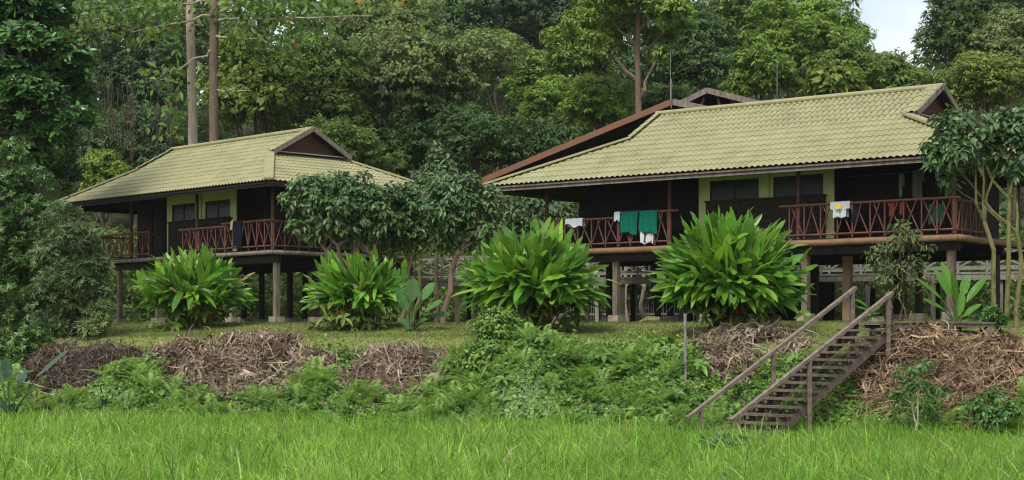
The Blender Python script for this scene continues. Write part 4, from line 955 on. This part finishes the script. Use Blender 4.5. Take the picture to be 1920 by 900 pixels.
big_leaf_plant('banana_plant', 'young banana-like plant with upright leaves right of the stair head', 1795, 42.3, [(1715, 520, .9, 0), (1748, 500, .9, 0), (1765, 490, .9, .2), (1785, 510, .8, -.2), (1805, 545, .7, 0), (1850, 518, .85, 0), (1815, 515, .6, .2), (1840, 570, .6, 0), (1730, 560, .6, 0), (1818, 600, .7, -.2)], .24)
big_leaf_plant('taro_plant', 'tall plant with large round leaves beside the second clump', 770, 47.5, [(775, 520, .7, 0), (815, 530, .62, 0), (830, 565, .6, -.2), (845, 590, .55, 0), (745, 540, .7, 0), (800, 600, .5, -.3), (750, 600, .45, 0), (785, 570, .6, -.3)], .42, leaf_mat('taro_leaf', (.05, .13, .035), (.09, .20, .05), var=.15, trans=.3))
big_leaf_plant('potted_plant', 'small striped-leaf plant growing on a stump between the handrails', 1637, 43.5, [(1600, 560, .45, 0), (1607, 575, .4, 0), (1660, 562, .45, 0), (1650, 588, .35, -.2), (1618, 592, .35, 0), (1640, 580, .4, 0)], .14, zoff=.28)
x = px2x(1640, 43.7); mb = MB(); g_ = float(gz(x, 43.7)); mb.tube([(x, 43.7, g_-.1), (x, 43.7, g_+.27)], [.26, .25], 14); tag(mb.build('stump', M['concrete'], loc=(x, 43.7, g_)), 'round pale stump or planter behind the stair head', 'stump')
# elephant ear leaves, lower left corner
ee_m = leaf_mat('elephant_ear_leaf', (.03, .075, .035), (.07, .13, .07), var=.15, rough=.4, trans=.15)
big_leaf_plant('elephant_ear', 'large-leaved elephant ear plant in the bottom left corner', 18, 43.5, [(132, 655, 1.15, -.2), (25, 755, .7, -.4), (-20, 650, 1., 0), (60, 735, .5, -.5), (12, 670, .6, -.2), (-25, 730, .9, -.2), (48, 690, .5, .3)], .30, ee_m)
# large fallen leaf near the stair foot
p = pt(1262, 803, 37.6); p[2] = .18; mb = MB(); mb.ribbons(p[None], nrm(np.array([[.9, .2, -.02]])), nrm(np.array([[-.2, .9, .3]])), .5, .3, PROF, .1, .3)
tag(mb.build('fallen_leaf', ee_m, loc=p), 'single large grey-green leaf lying at the left foot of the stair', 'leaf')
# mossy stump on the lawn
p = pt(1215, 600, 50); p[2] = gz(p[0], 50); mb = MB()
mb.tube([(p[0]-.3, 50, p[2]+.02), (p[0], 50, p[2]+.10), (p[0]+.25, 49.9, p[2]+.08), (p[0]+.36, 49.9, p[2]+.15)], [.03, .12, .12, .05], 8); tag(mb.build('mossy_log', M['moss_bark'], loc=p), 'small mossy log lying on the lawn between the two largest clumps', 'log')

# pale slim trunks and poles beyond the larger house (under-house view)
for i, (px, Yq, top) in enumerate(((1100, 64.5, 480), (1178, 66, 470), (1212, 65, 500), (1120, 68, 490))):
    b = np.array([px2x(px, Yq), Yq, 2.6]); t_ = pt(px+random.uniform(-14, 14), top-120, Yq)
    root = thing('slim_tree', ('slim pale trunk, leftmost under the larger house', 'slim pale trunk just right of the grey stilt', 'slim leaning trunk near the biggest clump', 'thin pale trunk beyond the walkway')[i], 'tree', b)
    mb = MB(); mb.tube(wiggle(b, t_, 7, .08, i), np.linspace(.09, .05, 7), 8)
    for q in range(4): mb.tube(wiggle(b+(t_-b)*(.3+.15*q), b+(t_-b)*(.5+.15*q)+np.array([random.uniform(-1, 1), 0, .3]), 5, .06, q), np.linspace(.035, .01, 5), 5)
    mb.build('trunk', M['pale_bark'], root)
    B_ = [(t_+np.array([random.uniform(-.8, .8), 0, random.uniform(-.6, .4)]), np.array([.6, .6, .45])) for _ in range(4)]
    mb = MB(); blob_leaves(mb, B_, 500, .22, .1); mb.build('crown', LM['mid'], root)

# ------------------------------------------------------------------ bank: dead-leaf heaps, creepers, ferns
MOUNDS = [(935, 42.2, .75, 1.25, 1.)]     # px, Y, radius, height
HP = [(140, 46.5, 1.75, 1.8, -.3), (440, 45.0, 2.6, 1.8, -.38), (715, 43.0, 2.1, 1.3, -.3), (1395, 40.9, 1.25, 1.4, .35), (1800, 37.9, 2.1, 1.7, -.35)]
def stair_near(x, y):
    a = (x-SB[0])*u2[0]+(y-SB[1])*u2[1]; b = (x-SB[0])*v2[0]+(y-SB[1])*v2[1]
    return (a > -.6) & (a < 5.2) & (b > -1.0) & (b < 1.9)
def hmask(x, y):
    m = np.ones(np.shape(x))
    m = m*np.where(stair_near(x, y), .25, 1.)
    for (px, Y, hw, hd, sk) in HP:
        cx = px2x(px, Y); q = ((x-cx)/hw)**2+((y-Y-sk*(x-cx))/hd)**2; m = m*ss((np.sqrt(q)-.55)/.5)
    return m
def mound(x, y):
    d = y-foot(x); pxx = x/np.maximum(y, 5)*FPX+960; m_ = ss((d+.3)/1.2)*(1-ss((d-(2.9-1.0*ss((900-pxx)/120)-.5*ss((pxx-1250)/80)))/1.1))
    m_ = m_*(.35+.65*(1-ss((d-1.6)/1.4))); z = m_*(.10+1.0*vn(x, y, .6, 4)**1.9+.45*vn(x, y, 1.5, 5))
    xm = px2x(935, 42.2)
    wide = np.exp(-(((x-xm-.5)/2.6)**2+((y-40.2)/1.3)**2)); z = z+.4*wide
    return z*hmask(x, y)
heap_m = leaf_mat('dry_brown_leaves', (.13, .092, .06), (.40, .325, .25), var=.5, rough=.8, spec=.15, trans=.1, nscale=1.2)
heap_s = leaf_mat('dry_straw_fronds', (.14, .09, .055), (.38, .28, .18), var=.35, rough=.8, spec=.15, trans=.1, nscale=1.2)
def heap(label, px, Y, hw, hd, hh, n, m, L=.55, W=.055, skew=0., seed=0, straw=0):
    cx = px2x(px, Y); r_ = np.random.default_rng(seed)
    def top(x, y):
        q = ((x-cx)/hw)**2+((y-Y-skew*(x-cx))/hd)**2; b = gz(x, y)
        return b+hh*np.clip(1.1-q, 0, 1)**.5*(.1+1.2*vn(x, y, 1.25, (seed+2) % 7))
    c0 = np.array([cx, Y, float(gz(cx, Y))])
    mb = MB()
    def f(a, b):
        x = cx+(a*2-1)*hw; y = Y+(b*2-1)*hd+skew*(x-cx); return np.stack([x, y, top(x, y)-.13-.12*((a*2-1)**2+(b*2-1)**2 > .8)], 1)
    mb.grid(f, 36, 30)
    core = mb.build('dead_leaf_heap', M['litter'], loc=c0, smooth=True); tag(core, label, 'leaf heap')
    N0 = n*3; r = np.sqrt(r_.random(N0))*1.22; th = r_.random(N0)*2*pi; x = cx+r*np.cos(th)*hw; y = Y+r*np.sin(th)*hd+skew*(x-cx)
    kp = (.30+1.25*vn(x, y, 1.25, (seed+2) % 7)-.75*np.clip(r-.35, 0, 1)+.12*r_.normal(size=N0)) > .52; x, y, th = x[kp][:n], y[kp][:n], th[kp][:n]; n = len(x)
    r2 = 1+.16*np.sin(th*3+seed*2)+.16*np.sin(th*5+seed)+.1*np.sin(th*11)+.06*r_.normal(size=n); x = cx+(x-cx)*(1+(r2-1)*.4)
    z = top(x, y)-.02+r_.random(n)*.12+(r_.random(n) < .12)*r_.random(n)*.22
    D = nrm(np.stack([r_.normal(size=n)*.75, r_.normal(size=n)*.6-.75, r_.normal(size=n)*.5-.05], 1)); S = nrm(np.cross(D, nrm(np.stack([r_.normal(size=n)*.5, -.4+r_.normal(size=n)*.5, np.ones(n)], 1))))
    P = np.stack([x, y, z], 1); Ls = L*(.3+1.3*r_.random(n)**1.8); P -= D*Ls[:, None]*.4
    mb = MB(); mb.ribbons(P, D, S, Ls, W*(.3+1.2*r_.random(n)**1.5), [.4, .9, 1, .95, .8, .5, .1], r_.uniform(-.1, 1.1, n), .7, wav=.03, bend=.9)
    mb.build('dry_leaves', m, core)
    if straw:
        n = straw; x = cx+r_.uniform(-.8, .6, n)*hw; y = Y+r_.uniform(-.8, .8, n)*hd+skew*(x-cx); D = nrm(np.stack([-.9+r_.normal(size=n)*.45, -.3+r_.normal(size=n)*.5, r_.normal(size=n)*.2+.12], 1)); S = nrm(np.cross(D, [[0, -.3, 1.]]))
        P = np.stack([x, y, top(x, y)+.05], 1); mb = MB(); mb.ribbons(P, D, S, 1.0*(.5+.8*r_.random(n)), .022, [1, 1, .9, .8, .6, .3], r_.uniform(.1, .5, n), .5)
        mb.build('straw_fronds', heap_s, core)
    for q in range(5):
        a = np.array([cx+r_.uniform(-.8, .8)*hw, Y-r_.uniform(0, .7)*hd, 0]); a[1] += skew*(a[0]-cx); a[2] = float(top(a[0], a[1]))
        mb = MB()
        mb.tube(wiggle(a, a+np.array([r_.uniform(-1, 1), r_.uniform(-.3, .2), r_.uniform(.1, .5)]), 6, .06, q+seed), np.linspace(.022, .008, 6), 5)
        mb.build('dead_twig', M['pale_bark'], core)
    return top
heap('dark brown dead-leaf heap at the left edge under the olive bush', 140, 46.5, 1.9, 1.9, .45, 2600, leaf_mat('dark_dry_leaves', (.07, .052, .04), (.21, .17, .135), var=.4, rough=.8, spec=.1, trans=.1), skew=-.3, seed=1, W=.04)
heap('large grey-brown heap of dead leaves below the left house', 440, 45.0, 2.75, 1.9, .38, 5200, heap_m, skew=-.38, seed=2)
heap('brown heap of dead leaves between the first two clumps and the vine mound', 715, 43.0, 2.2, 1.4, .32, 3300, heap_m, skew=-.3, seed=3, W=.04)
heap('small dead-leaf heap at the foot of the largest clump', 1395, 40.9, 1.3, 1.5, .25, 1700, heap_m, skew=.35, seed=4)
heap('big straw-coloured heap of palm fronds right of the stair', 1800, 37.9, 2.2, 1.9, .5, 4000, heap_s, skew=-.35, seed=5, straw=420)

cov_m = leaf_mat('creeper_leaves', (.07, .155, .022), (.17, .30, .05), var=.42, rough=.42, trans=.3, nscale=1.3, odd=((.22, .15, .08), .015))
fern_m = leaf_mat('fern_green', (.13, .25, .04), (.27, .42, .09), var=.22, rough=.5, trans=.35, nscale=1.0)
def on_heap(x, y, k=.85):
    r = np.zeros(len(x), bool)
    for (px, Y, hw, hd, sk) in HP:
        cx = px2x(px, Y); q = ((x-cx)/hw)**2+((y-Y-sk*(x-cx))/hd)**2; low = (y-Y-sk*(x-cx)) < -hd*.25
        r |= (q < k*k*(.5+.8*vn(x, y, 1.3, 3))) & ~(low & (rng.random(len(x)) < .75)) & (rng.random(len(x)) > .10)
    return r
def bank_pts(n, dlo, dhi, keepfn=None):
    y0 = rng.uniform(34, 52, n*3); x = rng.uniform(-.42, .42, n*3)*y0; d = y0-foot(x)
    pxx = x/y0*FPX+960; lim = dhi-.7*ss((900-pxx)/120)-.5*ss((pxx-1250)/80)
    k = (d > dlo) & (d < lim+.9*(vn(x, y0, .6, 6)-.5)*2) & ~on_heap(x, y0); x, y0 = x[k][:n], y0[k][:n]
    return x, y0
# matted soil under the creepers so that the mounds are solid
mb = MB()
def f(a, b):
    x = -22+a*42; y = foot(x)-.4+b*6.2; return np.stack([x, y, gz(x, y)+mound(x, y)-.09-.25*(1-ss(b*14))-.3*ss((b-.55)*4)-.3*(1-hmask(x, y))], 1)
mb.grid(f, 190, 50); tag(mb.build('bank_soil', M['leaf_soil'], smooth=True), kind='structure')
x, y = bank_pts(158000, -.35, 4.0); n = len(x); cl = vn(x, y, 3.2, 7)
z = gz(x, y)+mound(x, y)+(cl-.5)*.16-.06+.10*rng.random(n)
gxn = (mound(x+.15, y)-mound(x-.15, y))/.3; gyn = (mound(x, y+.15)-mound(x, y-.15))/.3+.45
N = nrm(np.stack([-gxn, -gyn-.25, np.ones(n)], 1)+rng.normal(size=(n, 3))*.45); D, S, N = leaf_frame(N, np.tile([0, -.5, -.4], (n, 1)), .8)
sz = (.6+.8*rng.random(n))*(.7+.6*vn(x, y, .9, 2))
mb = MB(); mb.diamonds(np.stack([x, y, z], 1), D, S, .115*sz, .075*sz, N, .12)
# shoots standing out of the mat
x, y = bank_pts(2300, -.2, 3.8); k = ~stair_near(x, y); x, y = x[k], y[k]; n = len(x); C = np.stack([x, y, gz(x, y)+mound(x, y)], 1); shoots = []
for q in range(n):
    hgt = random.uniform(.12, .5); k = 9; u = np.linspace(.1, 1, k)[:, None]; lean = np.array([random.uniform(-.5, .5), random.uniform(-.5, .2), 1]); shoots.append(C[q]+lean*u*hgt)
P = np.concatenate(shoots); n = len(P); N = nrm(rng.normal(size=(n, 3))*.5+[0, -.3, 1]); D, S, N = leaf_frame(N, rng.normal(size=(n, 3)), .6); mb.diamonds(P, D, S, .13, .08, N, .15)
x, y = bank_pts(420, -.3, 3.4); k = ~stair_near(x, y); x, y = x[k], y[k]; C = np.stack([x, y, gz(x, y)+mound(x, y)+.05+.3*rng.random(len(x))], 1)
rosettes(mb, C, 6, .26, .12, .35, droop=.4, axisj=.5)
tag(mb.build('creeper_cover', cov_m), 'leafy green creepers matting the bank', 'creepers', kind='stuff')
# ferns
def ferns(mb, C, L, seed=0):
    for q in range(len(C)):
        k = random.randint(4, 7); a0 = random.random()*6
        for e in range(k):
            a = a0+e*2*pi/k+random.uniform(-.3, .3); l = L*random.uniform(.6, 1.2); el = random.uniform(.55, 1.3)
            d = np.array([cos(a)*cos(el), sin(a)*cos(el), sin(el)]); u = np.linspace(.12, 1, 18)
            Cn = C[q]+d*(l*u)[:, None]; Cn[:, 2] -= .38*l*u**2
            T_ = nrm(np.gradient(Cn, axis=0)); sd_ = nrm(np.cross(T_, [0, 0, 1.]))
            pl = l*.22*np.sin(np.clip(u*1.02, 0, 1)*pi)**.7+.01
            for sg in (-1, 1):
                D = nrm(sd_*sg+T_*.45-np.array([0, 0, .15])); S = nrm(np.cross(D, np.cross(T_, sd_)))
                mb.diamonds(Cn, D, T_, pl, np.full(18, l*.028), None, .0)
mb = MB(); x, y = bank_pts(1100, -.2, 3.2); m_ = vn(x, y, .35, 0)+.3*(1-(y-foot(x))/3) > .46; m_ &= ~stair_near(x, y); x, y = x[m_], y[m_]
ferns(mb, np.stack([x, y, gz(x, y)+mound(x, y)+.05], 1), .8)
tag(mb.build('fern_cover', fern_m), 'light green feathery ferns spread over the bank', 'ferns', kind='stuff')
# vine-covered mound
c = np.array([px2x(935, 42.2), 42.2, 0]); c[2] = float(gz(c[0], 42.2)); root = thing('vine_mound', 'bush smothered in light green vines standing above the bank in the middle', 'bush', c)
mb = MB(); B = [(pt(a, b, 42.2+dy), np.array([r, r, r*.95])*42.2/FPX) for (a, b, r, dy) in ((932, 612, 30, 0), (948, 612, 24, .2), (915, 622, 24, -.1), (935, 645, 38, -.2), (960, 640, 28, 0), (912, 655, 30, -.2), (935, 685, 46, -.5), (975, 680, 34, -.4), (895, 690, 36, -.5), (925, 592, 12, 0), (945, 594, 9, 0))]
blob_leaves(mb, B, 11000, .105, .07, jit=.8, low=.4, shell=(.8, 1.12)); mb.build('vines', leaf_mat('vine_leaves', (.10, .19, .03), (.20, .33, .06), var=.35, rough=.45, trans=.3, nscale=1.2), root)
mb = MB()
for q in range(5): mb.tube(wiggle(c, B[q][0], 6, .1, q), np.linspace(.05, .02, 6), 6)
for q, b in enumerate(B): mb.tube([b[0]-UZ*b[1][2]*.7, b[0]-UZ*.3*b[1][2], b[0]+UZ*.3*b[1][2], b[0]+UZ*b[1][2]*.7], np.array([.3, .75, .75, .3])*b[1][0], 10)
mb.build('woody_core', M['leaf_soil'], root)
# leafy weed shrubs at the right, below the straw heap
wd_m = leaf_mat('weed_green', (.05, .13, .025), (.11, .22, .05), trans=.3)
small_tree('thin weedy sapling in front of the straw heap', 1722, 35.6, [(1700, 700, 20, 0), (1735, 690, 18, 0), (1715, 730, 24, 0), (1755, 735, 18, 0), (1685, 745, 16, 0), (1740, 765, 18, 0)], 750, L=.11, W=.055, trunks=2, seed=81, m=wd_m, name='weedy_sapling', tr=.018, barkm='pale_bark')
small_tree('low weedy sapling at the right edge below the straw heap', 1850, 35.0, [(1835, 760, 20, 0), (1865, 745, 16, 0), (1880, 775, 22, 0), (1850, 785, 20, 0), (1905, 765, 16, 0)], 700, L=.11, W=.06, trunks=2, seed=91, m=wd_m, name='weedy_sapling', tr=.015)
bush('flowering_weed', 'small leafy weed bush on the lawn near the right edge', 1865, 600, 41, [(1860, 590, 16, 0), (1875, 600, 14, 0), (1850, 605, 12, 0)], wd_m, 150, .12, .05, k=5, seed=9, stems=2)

# ------------------------------------------------------------------ grasses
def blades(mb, x, y, z, L, W, lean=.35, droop=.5):
    n = len(x); a = rng.random(n)*2*pi; le = lean*np.abs(rng.normal(size=n))
    D = nrm(np.stack([np.cos(a)*le+.05, np.sin(a)*le, np.ones(n)], 1)); b = rng.random(n)*pi
    S = nrm(np.cross(D, np.stack([np.sin(b), np.cos(b)*.6-.8, np.zeros(n)], 1))); 
    # bend sideways in lean direction
    u = [1, .85, .6, .04]; k = 4; P = np.stack([x, y, z], 1); un = np.linspace(0, 1, k)
    C = P[:, None]+D[:, None]*(L[:, None]*un)[..., None]
    bend = (droop*rng.random(n)*L)[:, None]*un**2.2
    C[..., 0] += bend*np.cos(a)[:, None]*.8; C[..., 1] += bend*np.sin(a)[:, None]*.8; C[..., 2] -= bend*.55
    hw = (W[:, None]*np.array(u)[None]/2)[..., None]
    V = np.stack([C+S[:, None]*hw, C-S[:, None]*hw], 2).reshape(-1, 3); i = (np.arange(n)*k*2)[:, None]+(np.arange(k-1)*2)[None]
    mb.add(V, np.stack([i, i+1, i+3, i+2], -1).reshape(-1, 4))
n = 106000; y = 20+(47-20)*rng.random(n*2)**1.05; x = rng.uniform(-.41, .41, n*2)*y; k = (y < foot(x)+.9) & ~((np.abs(x-SB[0]+.2) < 1.5) & (y > 34.6)); x, y = x[k][:n], y[k][:n]; n = len(x)
hm = .75+.5*vn(x, y, .5, 3)+.25*vn(x, y, 1.6, 4)
L = (.22+.32*rng.random(n)**1.3)*hm; tall = rng.random(n) < .05; L[tall] *= 1.4
Wb = (.016+.030*rng.random(n)**1.6)
grass_m = leaf_mat('field_grass', (.135, .285, .03), (.28, .46, .075), var=.48, rough=.42, spec=.5, trans=.45, nscale=.45, odd=((.36, .33, .15), .03))
mb = MB(); blades(mb, x, y, gz(x, y)-.02, L, Wb, .4, .8)
n = 2600; y = 22+(foot(0)-22)*rng.random(n*2); x = rng.uniform(-.33, .33, n*2)*y; k = (y < foot(x)+.4) & (vn(x, y, .55, 6) > .42); x, y = x[k][:n], y[k][:n]; n = len(x)
blades(mb, x, y, gz(x, y)-.02, .45+.4*rng.random(n), .022+.022*rng.random(n), .35, 1.0); tag(mb.build('field_grass', grass_m), 'bright green long grass filling the foreground', 'grass', kind='stuff')
n = 86000; y = rng.uniform(36, 62, n*3); x = rng.uniform(-.42, .42, n*3)*y; d = y-foot(x); k = (d > 3.6) & (d < 14); x, y = x[k][:n], y[k][:n]; n = len(x)
lawn_m = leaf_mat('lawn_grass', (.085, .13, .026), (.15, .195, .045), var=.35, rough=.6, trans=.3, nscale=.8, odd=((.22, .13, .07), .05))
mb = MB(); blades(mb, x, y, gz(x, y)-.01, .05+.05*rng.random(n), .010+.006*rng.random(n), .6); tag(mb.build('lawn', lawn_m), 'short mown grass on the terrace', 'grass', kind='stuff')

# ------------------------------------------------------------------ humid air between the camera and the forest
mb = MB(); mb.span((-480, -60, -1.2), (480, 420, 62))
m = bpy.data.materials.new('humid_air'); m.use_nodes = True; t = m.node_tree; t.nodes.remove(t.nodes['Principled BSDF'])
v = t.nodes.new('ShaderNodeVolumePrincipled'); v.inputs['Color'].default_value = (.86, .92, .97, 1); v.inputs['Density'].default_value = .00012; v.inputs['Anisotropy'].default_value = .1
t.links.new(v.outputs[0], t.nodes['Material Output'].inputs['Volume'])
tag(mb.build('haze', m), kind='stuff')

# weed clump in the meadow
c = pt(1365, 850, 31.2); c[2] = float(gz(c[0], c[1])); mb = MB()
C = c+np.stack([rng.normal(size=46)*.3, rng.normal(size=46)*.2, .15+.28*rng.random(46)], 1); rosettes(mb, C, 6, .15, .075, .3, droop=.4, axisj=.5)
tag(mb.build('weed_clump', leaf_mat('meadow_weed_leaf', (.05, .13, .025), (.10, .22, .04)), loc=c), 'dark leafy weed clump growing in the meadow grass below the stair foot', 'weeds')
